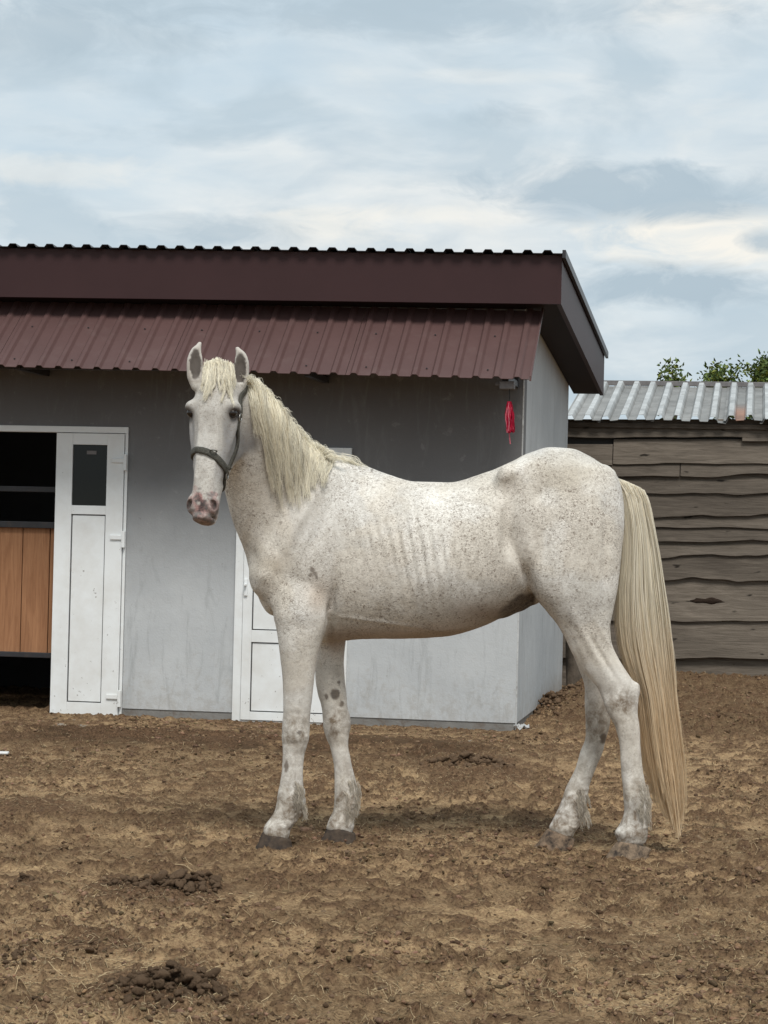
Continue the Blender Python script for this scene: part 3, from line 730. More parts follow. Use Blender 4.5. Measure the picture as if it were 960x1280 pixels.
# second door behind the horse: closed, slightly proud of the wall
d2u0, d2u1 = onv(293.5, 790)[0], onv(435, 790)[0]; d2z1 = onv(425, 560)[1]; d2z0 = onv(350, 907)[1]
p2u0, p2u1 = onv(316, 790)[0], onv(411, 790)[0]
f2 = 0.055
obj('door_frame', boxes('door_frame', [((d2u0, -0.03, d2z0), (d2u0 + f2, 0.0, d2z1)), ((d2u1 - f2, -0.03, d2z0), (d2u1, 0.0, d2z1)), ((d2u0 + f2, -0.0305, d2z1 - f2), (d2u1 - f2, 0.0, d2z1)), ((d2u0 + f2, -0.0305, d2z0), (d2u1 - f2, 0, d2z0 + 0.03))], 0.003), M_WHITE, stable)
z1a, z1b, z2a, z2b = onv(340, 890)[1], onv(340, 803)[1], onv(340, 788)[1], onv(340, 640)[1]
d2 = door_leaf('door_leaf', d2u0 + f2 + 0.004, d2u1 - f2 - 0.004, d2z0 + 0.033, d2z1 - f2 - 0.004, -0.042, 0.04, stable, None, [(p2u0, p2u1, z1a, z1b), (p2u0, p2u1, z2a, z2b)])
hu, hz = onv(302, 735, -0.05)
obj('door_handle', boxes('door_handle', [((d2u0 + f2 + 0.012, -0.056, hz - 0.05), (d2u0 + f2 + 0.034, -0.0425, hz + 0.06)), ((d2u0 + f2 + 0.015, -0.085, hz + 0.015), (d2u0 + f2 + 0.031, -0.0565, hz + 0.03))], 0.004), M_WHITE, d2)

# stall gate in the open doorway --------------------------------------
GV = 0.11
gate = empty('stall_gate', MB @ Matrix.Translation((lu0, GV, 0)), label='brown plank stall gate in dark steel frame in the open doorway', category='gate')
def G(px, py):
    a, z = onv(px, py, GV); return a - lu0, z
gl = u_ll - lu0 + 0.02; grt = 0.03
z = lambda py: onv(40, py, GV)[1]
obj('gate_frame', boxes('gate_frame', [((gl, 0, z(822)), (grt, 0.03, z(815.5))), ((gl, 0, z(660)), (grt, 0.03, z(652))), ((gl, 0, z(615)), (grt, 0.03, z(608))), ((gl, 0.001, z(822)), (gl + 0.04, 0.031, z(560)))], 0.004), M_DARKMETAL, gate)
edges = [-62, -34, -5, 25.3, 59.5, 76]
for a, b_ in zip(edges[:-1], edges[1:]):
    x0 = max(G(a, 740)[0], gl); x1 = G(b_, 740)[0] - 0.006
    obj('plank', boxes('plank', [((x0, 0.032 + random.uniform(0, 0.003), z(818)), (x1, 0.055, z(657)))], 0.003), M_GATE, gate)

M_RED2 = mk_attrmat('red_cord_fibre', 0.8, 0.1, sc=60)
# red tassel -------------------------------------------------------
tu, tz = onv(637, 487, -0.59); TB = MB @ Matrix.Translation((tu, -0.59, tz))
tas = empty('red_tassel', TB, label='red cord tassel hanging under the right corner of the maroon awning', category='tassel')
K = 46; Mm = 8; P = np.zeros((K, Mm, 3)); C = np.zeros((K, Mm, 3))
zb_ = tz - onv(640, 555, -0.59)[1]; zk = tz - onv(638, 502, -0.59)[1]
for i in range(K):
    ln = random.choice([0.66, 0.7, 0.74, 1.0 if i % 9 == 0 else 0.72]); a = random.uniform(0, 6.28); rr = 0.030 * random.random() ** 0.5
    for j in range(Mm):
        t = j / (Mm - 1); w = 0.35 + 0.55 * math.sin(min(1, t * 1.3) * 2.0)
        P[i, j] = (math.cos(a) * rr * w + 0.003 * math.sin(t * 9 + i) + t * 0.012, math.sin(a) * rr * w, -zk - (zb_ - zk) * ln * t)
    C[i] = np.array([0.36, 0.010, 0.035]) * random.uniform(0.5, 1.2)
    if i % 9 == 0: C[i] = (0.55, 0.14, 0.18)
obj('cord_bundle', strands_mesh('cord_bundle', P, np.full((K, Mm), 0.0036), C, 4), M_RED2, tas, kind='stuff')
P = np.array([[[0, 0, 0.012], [0.002, 0, -zk * 0.5], [0, 0, -zk - 0.004]]]); obj('hanging_loop', strands_mesh('hanging_loop', P, np.full((1, 3), 0.003), np.full((1, 3, 3), 0.04), 5), M_HAIR, tas)

# concrete strip in front of the stable
ap = empty('concrete_apron', MB, kind='structure')
for i in range(6):
    u0 = -0.15 - 0.95 * (i + 1); 
    me = boxes('slab', [((u0 + 0.006, -1.22 - random.uniform(0, 0.02), -0.08), (u0 + 0.95, -0.02, 0.003 + random.uniform(0, 0.004)))], 0.006)
    obj('slab', me, M_CONC, ap)
# thin soil film over the slabs is the ground sheet itself; low spots let the slabs show
sc_ = on_ground(2, 941, 0.02)
bm = bmesh.new(); bmesh.ops.create_cube(bm, size=1); bmesh.ops.scale(bm, vec=(0.075, 0.05, 0.014), verts=bm.verts); bmesh.ops.bevel(bm, geom=list(bm.edges), offset=0.004, segments=1, affect='EDGES')
me = bpy.data.meshes.new('tile_shard'); bm.to_mesh(me); bm.free()
o = obj('tile_shard', me, M_WHITE, label='small white shard lying on the soil at the left edge', category='shard'); o.location = sc_

sc_ = on_ground(652, 911, 0.03); V = []; F = []
for i in range(7):
    for j in range(6): V.append((i * 0.016 - 0.05, j * 0.014 - 0.035, 0.012 * math.sin(i * 2.1 + j) + 0.012 * math.cos(j * 2.7 + i * 1.3) + 0.012))
for i in range(6):
    for j in range(5): a = i * 6 + j; F.append((a, a + 6, a + 7, a + 1))
me = mesh('paper_scrap', V, F); bm = bmesh.new(); bm.from_mesh(me); bmesh.ops.solidify(bm, geom=list(bm.faces), thickness=0.0015); bm.to_mesh(me); bm.free()
o = obj('paper_scrap', me, M_BEAD, label='crumpled pale scrap on the soil at the foot of the stable corner', category='scrap'); o.location = sc_
# ------------------------------------------------------------------ wooden shed behind
SY = 18.5
SH_O = on_ground(700, 850, 0.08); SH_O = at(700, 850, SY)
SHT = rad(9.6)
ES = np.array([math.cos(SHT), -math.sin(SHT), 0]); NS = np.array([math.sin(SHT), math.cos(SHT), 0])
MS = Matrix.Translation((SH_O[0], SH_O[1], 0)) @ Matrix.Rotation(-SHT, 4, 'Z'); S0 = np.array([SH_O[0], SH_O[1], 0])
def ons(px, py, v=0.0):
    d = ray(px, py); t = (v - (CO - S0) @ NS) / (d @ NS); P = CO + d * t
    return float((P - S0) @ ES), float(P[2])
shed = empty('wooden_shed', MS, label='weathered grey plank shed with ribbed galvanised roof behind the horse', category='shed')
def plank(x0, x1, yt, yb, proud=0.0, amp=0.012, seed=0, tint=None, tilt=0.036, th=0.028, knotty=0):
    """board between pixel columns x0..x1, rows yt..yb, with a wavy natural lower edge"""
    r = random.Random(seed); n_ = max(6, int((x1 - x0) / 5))
    ph = [r.uniform(0, 6.28) for _ in range(4)]
    V = []; F = []
    for i in range(n_ + 1):
        t = i / n_; px = x0 + (x1 - x0) * t
        u, zt = ons(px, yt, -proud); _, zb = ons(px, yb, -proud)
        zb += amp * (0.6 * math.sin(u * 4.1 + ph[0]) + 0.6 * math.sin(u * 9.3 + ph[1]) + 0.22 * math.sin(u * 23 + ph[2]) * math.sin(u * 1.7 + ph[0]) + 0.7 * float(vnoise(np.array([u * 3.3 + seed]), np.array([seed * 1.3]), 5)[0]) + 0.4 * float(vnoise(np.array([u * 11 + seed]), np.array([seed * 1.3]), 6)[0]) - 0.5)
        zt += amp * 0.15 * math.sin(u * 5 + ph[3])
        for a, zz in ((0, zt), (1, zb)):
            v = -proud - (tilt if a else 0)
            V.append((u, v, zz)); V.append((u, v + th, zz))
    for i in range(n_):
        a = i * 4; b = a + 4
        F += [(a, a + 2, b + 2, b), (a + 1, b + 1, b + 3, a + 3), (a, b, b + 1, a + 1), (a + 2, a + 3, b + 3, b + 2)]
    F += [(0, 1, 3, 2), (n_ * 4, n_ * 4 + 2, n_ * 4 + 3, n_ * 4 + 1)]
    me = mesh('plank', V, F); bevel_mesh(me, 0.0025, 1)
    return obj('plank', me, M_OLDWOOD, shed)
XR = 1060
rows = [(690, 1060, 524, 547, 0.000, 0.003), (928, 1060, 538, 552, 0.034, 0.003), (690, 766, 555, 582, 0.000, 0.004), (767, 1060, 549, 580, 0.004, 0.004),
        (690, 850, 575, 596, 0.024, 0.004), (851, 1060, 574, 595, 0.020, 0.010), (690, 1060, 592, 617, 0.004, 0.006), (690, 1060, 613, 645, 0.020, 0.010),
        (690, 1060, 641, 660, 0.004, 0.006), (690, 1060, 655, 677, 0.018, 0.005), (690, 1060, 674, 695, 0.004, 0.012), (690, 1060, 690, 726, 0.020, 0.014),
        (690, 1060, 722, 776, 0.004, 0.005), (690, 1060, 772, 823, 0.018, 0.004), (690, 1060, 818, 862, -0.03, 0.004)]
for i, (x0, x1, yt, yb, pr, am) in enumerate(rows):
    plank(x0, x1, yt, yb, pr * 0.3 if pr > 0 else pr, am * 1.5, seed=50 + i)
kb_u, kb_z = ons(885, 751, -0.02)
bm = bmesh.new(); bmesh.ops.create_icosphere(bm, subdivisions=3, radius=1.0)
for v_ in bm.verts:
    v_.co = Vector((v_.co.x * 0.135 * (1 + 0.15 * math.sin(v_.co.z * 5 + v_.co.x * 4)), v_.co.y * 0.010, v_.co.z * 0.024 * (1 + 0.3 * math.sin(v_.co.x * 6))))
me = bpy.data.meshes.new('knot'); bm.to_mesh(me); bm.free()
for p in me.polygons: p.use_smooth = True
M_KNOT = simple('dark_knot', (0.035, 0.024, 0.018), 0.9, 0.1, 0.4, 30, (1, 4, 6), bmp=0.6, bs=80)
o = obj('knot', me, M_KNOT, shed); o.location = (kb_u, -0.022, kb_z)
# backing so that no light comes between the boards
uA, zA = ons(690, 850); uB, zB = ons(1060, 850)
obj('inner_wall', boxes('inner_wall', [((uA, 0.032, -0.1), (uB, 0.05, ons(850, 531)[1]))], 0), M_ROOM, shed)
obj('side_wall', boxes('side_wall', [((uA - 0.02, 0.0, -0.1), (uA, 1.7, ons(700, 535)[1]))], 0), M_OLDWOOD, shed)
# roof
SP = abs(ons(840, 528, -0.12)[0] - ons(862.5, 528, -0.12)[0])
ze = ons(840, 527, -0.12); LR = 1.9
zeL = ons(713, 526, -0.12)
def sze(u): return lerp(zeL[1], ze[1], (u - zeL[0]) / (ze[0] - zeL[0]))
u = ons(1060, 527)[0]; kk = 0
ucuts = [ons(p, 527, -0.12)[0] for p in (700, 748, 812, 912, 942, 1000, 1062)]
ucuts = [round(q / SP) * SP + SP * 0.5 * 0 for q in ucuts]
for a, b_ in zip(ucuts[:-1], ucuts[1:]):
    off = random.uniform(0.0, 0.03); dz = 0.006 * (kk % 2); kk += 1
    rust = (kk == 4)
    ph = random.uniform(0, 6)
    me = profile_sheet('roof_sheet', a - 0.02, b_ + 0.018, lambda q: (-0.12 - off, sze(q) + dz - off * 0.2 + 0.012 * math.sin(q * 6 + ph)), lambda q: (LR, ze[1] + 0.213 * (LR + 0.12) + dz), SP, SP * 0.56, SP * 0.27, 0.045, 0.003, nv=14,
                       wob=lambda u_, t_: 0.004 * math.sin(u_ * 17 + t_ * 6) * (1 - t_))
    nv_ = len(me.vertices); co = np.zeros(nv_ * 3, np.float32); me.vertices.foreach_get('co', co); co = co.reshape(-1, 3)
    T = np.ones((nv_, 3)) * random.uniform(0.85, 1.1)
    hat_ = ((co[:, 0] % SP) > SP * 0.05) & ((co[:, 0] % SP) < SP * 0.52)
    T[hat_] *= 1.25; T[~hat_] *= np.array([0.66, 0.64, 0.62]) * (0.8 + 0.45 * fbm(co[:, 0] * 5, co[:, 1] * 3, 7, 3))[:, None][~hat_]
    if rust:
        ix_ = np.floor((co[:, 0] - 0.3 * SP) / SP); w = ((1 - sstep(0.1, 0.9, co[:, 1] + 0.5 * (fbm(co[:, 0] * 9, co[:, 1] * 5, 3, 3) - 0.5))) * (ix_ == np.median(ix_)))[:, None] * (~hat_)[:, None] * 0.9
        T = T * (1 - w) + np.array([0.78, 0.36, 0.21]) * w
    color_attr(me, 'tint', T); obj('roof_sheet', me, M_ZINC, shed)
obj('ridge_trim', boxes('ridge_trim', [((uA - 0.1, LR - 0.01, ze[1] + 0.213 * (LR + 0.12) + 0.01), (uB, LR + 0.03, ze[1] + 0.213 * (LR + 0.12) + 0.055))], 0.004), M_GREYBOX, shed)
obj('eave_beam', boxes('eave_beam', [((uA, -0.05, ons(850, 536)[1]), (uB, 0.03, ons(850, 529)[1] - 0.006))], 0.004), M_OLDWOOD, shed)

# leaning dark stump and board in the gap between stable and shed
gp = at(716, 800, 17.9)
st = empty('old_post', Matrix.Translation((gp[0], gp[1], 0)), label='dark old wooden post in the gap beside the stable wall', category='post')
V, F = [], []
for j in range(9):
    t = j / 8
    for i in range(10):
        a = i * 0.628; rr = 0.055 * (1 + 0.22 * math.sin(i * 2.3 + j * 0.8)) * (1.15 - 0.2 * t)
        V.append((math.cos(a) * rr + 0.02 * math.sin(t * 5), math.sin(a) * rr, -0.05 + t * 0.72 + 0.02 * math.sin(i * 2) * (j == 8)))
for j in range(8):
    for i in range(10): F.append((j * 10 + i, j * 10 + (i + 1) % 10, j * 10 + 10 + (i + 1) % 10, j * 10 + 10 + i))
F.append(tuple(range(80, 90)))
obj('post_shaft', mesh('post_shaft', V, F, True), M_BARK, st)

# ------------------------------------------------------------------ trees beyond the shed
def tree(px, py_top, wpx, hpx, Y, label, seed, n_leaf=520, sparse=1.0):
    r = np.random.default_rng(seed); top = at(px, py_top, Y); H = top[2]; base = np.array([top[0], Y, 0.0])
    sc = Y / FPX; W_ = wpx * sc; Hc = hpx * sc * 1.9
    tr = empty('tree', Matrix.Translation(base), label=label, category='tree', group='trees behind the shed roof')
    Ps, Rs = [], []
    tips = []
    t = np.linspace(0, 1, 12)[:, None]
    trunk = np.hstack([0.05 * np.sin(t * 4 + seed), 0.05 * np.cos(t * 3), t * H * 0.9]); Ps.append(trunk); Rs.append(0.05 * (1 - 0.9 * t[:, 0]) + 0.005)
    cz = H - Hc * 0.5
    for b in range(22):
        e = r.normal(0, 1, 3); e /= np.linalg.norm(e); e *= r.random() ** 0.4
        end = np.array([e[0] * W_ * 0.5, e[1] * W_ * 0.5, cz + e[2] * Hc * 0.48])
        root = trunk[int(np.clip((end[2] - 0.35 * r.random() - 0.25) / (H * 0.9), 0.3, 0.98) * 11)]
        q = np.linspace(0, 1, 12)[:, None]; br = root + (end - root) * q + np.array([0, 0, 1]) * 0.04 * np.sin(q * 3.1)
        Ps.append(br); Rs.append(0.010 * (1 - 0.85 * q[:, 0])); tips.append(br)
    P = np.array(Ps); R_ = np.array(Rs); C = np.tile(np.array([0.10, 0.085, 0.06]), (len(P), 12, 1))
    obj('trunk', strands_mesh('trunk', P, R_, C, 6), M_BARK, tr)
    V, F, CC = [], [], []
    for i in range(n_leaf):
        br = tips[r.integers(len(tips))]; p = br[min(11, int(6 + 6 * r.random() ** 0.6))] + r.normal(0, 0.035 * sparse, 3)
        p[2] = min(p[2], H)
        d = r.normal(0, 1, 3); d /= np.linalg.norm(d); s_ = r.normal(0, 1, 3); s_ -= d * (s_ @ d); s_ /= np.linalg.norm(s_)
        L_ = 0.045 + 0.03 * r.random(); w_ = L_ * 0.42; nn = np.cross(d, s_) * 0.012
        k = len(V)
        V += [p, p + d * L_ * 0.45 + s_ * w_ * 0.5 + nn, p + d * L_, p + d * L_ * 0.45 - s_ * w_ * 0.5 + nn, p + d * L_ * 0.5 - nn * 0.5]
        F += [(k, k + 1, k + 4), (k + 1, k + 2, k + 4), (k + 2, k + 3, k + 4), (k + 3, k, k + 4)]
        c = np.array([0.085, 0.125, 0.035]) * (0.5 + 1.2 * r.random()) + (r.random() < 0.25) * np.array([0.09, 0.08, 0.0])
        CC += [c] * 5
    me = mesh('crown', np.array(V), F); color_attr(me, 'tint', np.array(CC)); obj('crown', me, M_LEAF, tr)
tree(842, 446, 46, 36, 23.0, 'sparse little tree behind the shed roof, nearest the stable eave', 3, 700, 1.3)
tree(905, 436, 46, 46, 23.6, 'middle and densest leafy tree above the shed roof', 5, 1900, 1.6)
tree(957, 442, 50, 44, 23.2, 'yellowish leafy tree above the shed roof at the right edge', 8, 2100, 1.6)

# ------------------------------------------------------------------ manure piles
clod_meshes = []
for i in range(6):
    V = IC2V.copy(); r = np.random.default_rng(i)
    d = sum(0.10 * np.sin((V @ r.normal(0, 2.4, 3)) + r.random() * 6) for _ in range(4)) + sum(0.055 * np.sin((V @ r.normal(0, 6.5, 3)) + r.random() * 6) for _ in range(5)) + 0.24 * (r.random(len(V)) - 0.5)
    V = V * (1 + d)[:, None] * np.array([1.1, 0.9, 0.8])
    me = mesh('clod', V, IC2F, False)
    c0 = np.array([0.150, 0.100, 0.064]) * (0.6 + 0.7 * r.random())
    color_attr(me, 'tint', np.tile(c0, (len(V), 1))); me.materials.append(M_CLOD); clod_meshes.append(me)
def pile(spots, label, r0, spread, count, seed, hgt=0.05):
    r = random.Random(seed); c = on_ground(*spots)
    p = empty('dung_heap', Matrix.Translation((c[0], c[1], 0)), label=label, category='dung heap', group='dung heaps lying on the yard')
    count = min(290, int(count * 3.0)); r0 *= 0.72
    for i in range(count):
        a = r.uniform(0, 6.28); d = r.random() ** 0.7
        x_ = math.cos(a) * d * spread[0]; y_ = math.sin(a) * d * spread[1]; s_ = r0 * (0.22 + 1.05 * r.random() ** 2.2) * (1.1 - 0.4 * d)
        gz = float(ground_h(np.array([c[0] + x_]), np.array([c[1] + y_]))[0])
        z_ = gz + s_ * 0.45 + hgt * (1 - d) ** 1.2 * r.random()
        o = obj('clod', clod_meshes[r.randrange(6)], None, p); o.location = (x_, y_, z_); o.scale = (s_ * r.uniform(0.75, 1.35), s_ * r.uniform(0.7, 1.3), s_ * r.uniform(0.6, 1.0)); o.rotation_euler = (r.uniform(-.6, .6), r.uniform(-.6, .6), a)
    return p
pile((225, 1117), 'dark crumbly dung heap left of centre, between hooves and the front heap', 0.024, (0.15, 0.17), 66, 1, 0.055)
pile((160, 1115), 'lighter brown flattened dung heap left of the dark crumbly one', 0.015, (0.10, 0.12), 34, 2, 0.02)
pile((215, 1245), 'nearest dark dung heap at the lower left of the yard', 0.023, (0.19, 0.21), 92, 3, 0.05)
pile((32, 1112), 'pair of small dung balls at the left edge', 0.016, (0.045, 0.035), 7, 4, 0.008)
pile((130, 1142), 'thin scatter of dung clods below the light brown heap', 0.014, (0.07, 0.06), 12, 5, 0.008)
pile((110, 1195), 'few dung clods between the front heap and the left edge', 0.013, (0.075, 0.08), 11, 6, 0.006)
pile((590, 968), 'broad churned dung heap under the horse belly near the stable', 0.028, (0.27, 0.32), 80, 7, 0.04)
pile((684, 893), 'dark soil heap banked against the side wall of the stable', 0.030, (0.24, 0.95), 160, 9, 0.08)
pile((20, 1200), 'loose dung clods at the left edge beside the front heap', 0.014, (0.06, 0.1), 12, 8, 0.006)

# ------------------------------------------------------------------ the horse
HY = 8.70                                       # distance of the horse's middle plane
def hp(px, py, d=0.0): return at(px, py, HY + d)
H5 = 0.005
LO = np.array([-0.85, HY - 0.72, 0.03]); HI = np.array([1.06, HY + 0.33, 1.99])
DIM = np.ceil((HI - LO) / H5).astype(int) + 1
FLD = np.full(DIM, 0.5, np.float32)
AX = [LO[i] + H5 * np.arange(DIM[i]) for i in range(3)]
def sub(lo, hi, pad=0.06):
    a = np.maximum(np.floor((np.array(lo) - pad - LO) / H5).astype(int), 0); b = np.minimum(np.ceil((np.array(hi) + pad - LO) / H5).astype(int) + 1, DIM)
    sl_ = tuple(slice(a[i], b[i]) for i in range(3))
    X = AX[0][sl_[0]][:, None, None]; Y = AX[1][sl_[1]][None, :, None]; Z = AX[2][sl_[2]][None, None, :]
    return sl_, X, Y, Z
def norm_f(f):
    g = np.gradient(f, H5); n_ = np.sqrt(g[0] ** 2 + g[1] ** 2 + g[2] ** 2)
    return np.clip(f / np.maximum(n_, 1.0), -0.12, 0.2)
def smin(sl_, d, k):
    a = FLD[sl_]; h = np.clip(0.5 + 0.5 * (a - d) / k, 0, 1)
    FLD[sl_] = a + (d - a) * h - k * h * (1 - h)
def smax(sl_, d, k):        # carve
    a = FLD[sl_]; d = -d; h = np.clip(0.5 - 0.5 * (a - d) / k, 0, 1)
    FLD[sl_] = a + (d - a) * h + k * h * (1 - h)
def smooth_interp(x, xs, ys):
    """monotone-ish cubic interpolation"""
    xs = np.asarray(xs, float); ys = np.asarray(ys, float); o = np.argsort(xs); xs, ys = xs[o], ys[o]
    dlt = np.diff(ys) / np.diff(xs); m = np.zeros_like(ys); m[0], m[-1] = dlt[0], dlt[-1]
    for i in range(1, len(xs) - 1):
        m[i] = 0 if dlt[i - 1] * dlt[i] <= 0 else 2 * dlt[i - 1] * dlt[i] / (dlt[i - 1] + dlt[i])
    x = np.clip(x, xs[0], xs[-1]); i = np.clip(np.searchsorted(xs, x) - 1, 0, len(xs) - 2)
    h = xs[i + 1] - xs[i]; t = (x - xs[i]) / h
    return (2*t**3-3*t**2+1)*ys[i] + (t**3-2*t**2+t)*h*m[i] + (-2*t**3+3*t**2)*ys[i+1] + (t**3-t**2)*h*m[i+1]

# trunk: px, top py, bottom py, half width, taper towards the top
TR = [(349, 650, 770, .155, .2), (370, 620, 795, .185, .35), (400, 590, 802, .20, .5),
      (415, 577, 802, .205, .55), (450, 581, 799, .23, .45), (480, 591, 798.5, .25, .32), (520, 602, 798, .265, .22), (560, 603, 795, .268, .2), (600, 593, 784, .262, .2),
      (640, 577, 764, .25, .22), (660, 567, 750, .24, .22), (690, 559, 737, .235, .25), (715, 561, 730, .232, .25), (738, 571, 726, .215, .22), (752, 580, 722, .20, .15)]
tt = [hp(a, b) for a, b, *_ in TR]; tb = [hp(a, c) for a, _, c, *_ in TR]
sl_, X, Y, Z = sub((tt[0][0] - 0.1, HY - 0.3, 0.7), (tt[-1][0] + 0.1, HY + 0.3, 1.65), 0.09)
x1 = X[:, 0, 0]
zt = smooth_interp(x1, [p[0] for p in tt], [p[2] for p in tt])[:, None, None]; zb = smooth_interp(x1, [p[0] for p in tb], [p[2] for p in tb])[:, None, None]
w = smooth_interp(x1, [p[0] for p in tt], [t[3] for t in TR])[:, None, None]; tp = smooth_interp(x1, [p[0] for p in tt], [t[4] for t in TR])[:, None, None]
c = (zt + zb) / 2; h = (zt - zb) / 2; q = (Z - c) / h
we = w * (1 - tp * 1.0 * np.clip(q, 0, 1) ** 2) * (1 - 0.12 * np.clip(-q, 0, 1) ** 2)
ov_ = np.maximum(0, np.maximum((tt[0][0] - X) / 0.090, (X - tt[-1][0]) / 0.092))
f = ((np.abs(Y - HY) / we) ** 2.2 + np.abs(q) ** 2.2 + ov_ ** 2.2) ** (1 / 2.2) - 1
smin(sl_, norm_f(f).astype(np.float32), 0.005)

def leg(rows, k, ncap=True):
    """rows: (py, left px, right px, depth centre, half depth)"""
    L = [hp(r[1], r[0], r[3]) for r in rows]; Rr = [hp(r[2], r[0], r[3]) for r in rows]
    zz = [(a[2] + b[2]) / 2 for a, b in zip(L, Rr)]
    lo = (min(p[0] for p in L), HY + min(r[3] - r[4] for r in rows), min(zz)); hi = (max(p[0] for p in Rr), HY + max(r[3] + r[4] for r in rows), max(zz))
    sl_, X, Y, Z = sub(lo, hi, 0.08); z1 = Z[0, 0, :]
    g = lambda v: smooth_interp(z1, zz, v)[None, None, :]
    cx = g([(a[0] + b[0]) / 2 for a, b in zip(L, Rr)]); hx = g([(b[0] - a[0]) / 2 for a, b in zip(L, Rr)]); cy = g([HY + r[3] for r in rows]); hy = g([r[4] for r in rows])
    over = np.maximum(0, np.maximum(z1 - max(zz), min(zz) - z1))[None, None, :]
    f = np.sqrt(((X - cx) / hx) ** 2 + ((Y - cy) / hy) ** 2 + (over / 0.03) ** 2) - 1
    smin(sl_, norm_f(f).astype(np.float32), k)
def ell(px, py, d, rx, ry, rz, k=0.02, rot=0.0, carve=False):
    """ellipsoid, radii in metres, rot = turn in the picture plane"""
    c = hp(px, py, d); R = max(rx, ry, rz)
    sl_, X, Y, Z = sub(c - R, c + R, 0.08)
    x_, y_, z_ = X - c[0], Y - c[1], Z - c[2]; ca, sa = math.cos(rot), math.sin(rot)
    a = x_ * ca + z_ * sa; b = -x_ * sa + z_ * ca
    f = np.sqrt((a / rx) ** 2 + (y_ / ry) ** 2 + (b / rz) ** 2) - 1
    f = norm_f(f).astype(np.float32)
    (smax if carve else smin)(sl_, f, k)
def sweep(pts, k, nsub=40, cap=0.04):
    """pts: (px, py, depth, half thickness in the picture plane, half thickness across) lengths in metres"""
    P = np.array([hp(*p[:3]) for p in pts]); a_ = np.array([p[3] for p in pts]); b_ = np.array([p[4] for p in pts])
    s = np.r_[0, np.cumsum(np.linalg.norm(np.diff(P, axis=0), axis=1))]; t = np.linspace(0, s[-1], nsub)
    C = np.stack([smooth_interp(t, s, P[:, i]) for i in range(3)], 1); A = smooth_interp(t, s, a_); B = smooth_interp(t, s, b_)
    T = np.gradient(C, axis=0); T /= np.linalg.norm(T, axis=1)[:, None]
    U = np.cross(T, np.array([0, 1.0, 0])); U /= np.linalg.norm(U, axis=1)[:, None]; Sd = np.cross(T, U)
    m = max(a_.max(), b_.max()); sl_, X, Y, Z = sub(C.min(0) - m, C.max(0) + m, k + 0.03)
    best = None
    for i in range(nsub):
        d2 = (X - C[i, 0]) ** 2 + (Y - C[i, 1]) ** 2 + (Z - C[i, 2]) ** 2
        if best is None: best = d2.astype(np.float32).copy(); bi = np.zeros(best.shape, np.int16)
        else:
            m_ = d2 < best; best[m_] = d2[m_]; bi[m_] = i
    X, Y, Z = np.broadcast_arrays(X, Y, Z)
    dx, dy, dz = X - C[bi, 0], Y - C[bi, 1], Z - C[bi, 2]
    ax = dx * T[bi, 0] + dy * T[bi, 1] + dz * T[bi, 2]
    st = (t[1] - t[0]); ti = np.clip(bi + ax / st, 0, nsub - 1); ov = (bi + ax / st - ti) * st
    i0 = np.clip(np.floor(ti).astype(int), 0, nsub - 2); fr = ti - i0
    a = A[i0] * (1 - fr) + A[i0 + 1] * fr; b = B[i0] * (1 - fr) + B[i0 + 1] * fr
    cu = dx * U[bi, 0] + dy * U[bi, 1] + dz * U[bi, 2]; cs = dx * Sd[bi, 0] + dy * Sd[bi, 1] + dz * Sd[bi, 2]
    f = np.sqrt((cu / a) ** 2 + (cs / b) ** 2 + (ov / cap) ** 2) - 1
    smin(sl_, norm_f(f).astype(np.float32), k)

# far legs
leg([(700, 655, 774, .10, .11), (740, 664, 769, .12, .10), (765, 683, 762, .12, .085), (785, 699, 757, .12, .07), (810, 712, 757, .12, .058), (835, 723, 758, .12, .048), (860, 731, 760, .12, .042), (885, 731, 762, .12, .038), (900, 732, 763, .12, .035),
     (913, 732, 761, .12, .032), (925, 731, 757, .12, .029), (940, 725, 753.5, .12, .027), (960, 719.5, 745, .12, .026), (985, 707.5, 736, .12, .030), (1000, 702, 733, .12, .037), (1015, 696, 731, .12, .038), (1027, 690, 727, .12, .038), (1035, 686, 722, .12, .042), (1041, 688, 718, .12, .036)], 0.03)
leg([(720, 362, 415, .10, .075), (760, 372, 428, .12, .075), (790, 385, 432, .12, .068), (806, 394, 431.5, .12, .060), (827, 394, 430, .12, .054), (850, 394.5, 431, .12, .048), (866, 397, 433, .12, .045), (885, 402, 435, .12, .044), (897, 403, 438, .12, .044), (906, 403.5, 438.5, .12, .043), (921, 407, 436, .12, .037),
     (936, 413, 436, .12, .030), (955, 417, 439.5, .12, .028), (972, 418, 444, .12, .031), (985, 418, 447, .12, .037), (998, 418, 448, .12, .038), (1014, 416.5, 444, .12, .035), (1026, 411, 442, .12, .040), (1035, 408, 442, .12, .043), (1041, 411, 440, .12, .038)], 0.03)
# near hind leg
leg([(590, 665, 768, -.10, .09), (620, 655, 776, -.12, .11), (660, 650, 779, -.13, .12), (690, 650, 777, -.135, .118), (720, 655, 774, -.14, .108), (740, 664, 771, -.14, .10), (760, 680, 767, -.135, .088), (785, 700, 763, -.13, .070), (810, 712, 767, -.125, .056), (835, 726, 781, -.12, .048), (852, 740, 792, -.12, .043),
     (865, 749, 798.5, -.12, .041), (876, 753, 798, -.12, .039), (890, 758.5, 797, -.12, .037), (910, 769, 799.5, -.12, .033), (935, 774.5, 801, -.12, .028), (960, 776, 803.5, -.12, .028), (980, 778, 807, -.12, .033), (995, 779, 811, -.12, .039), (1015, 780, 815, -.12, .038), (1030, 775, 814, -.12, .042), (1042, 768, 811, -.12, .046), (1049, 771, 808, -.12, .040)], 0.022)
ell(792, 862, -.12, .022, .018, .030, 0.02, -0.5)
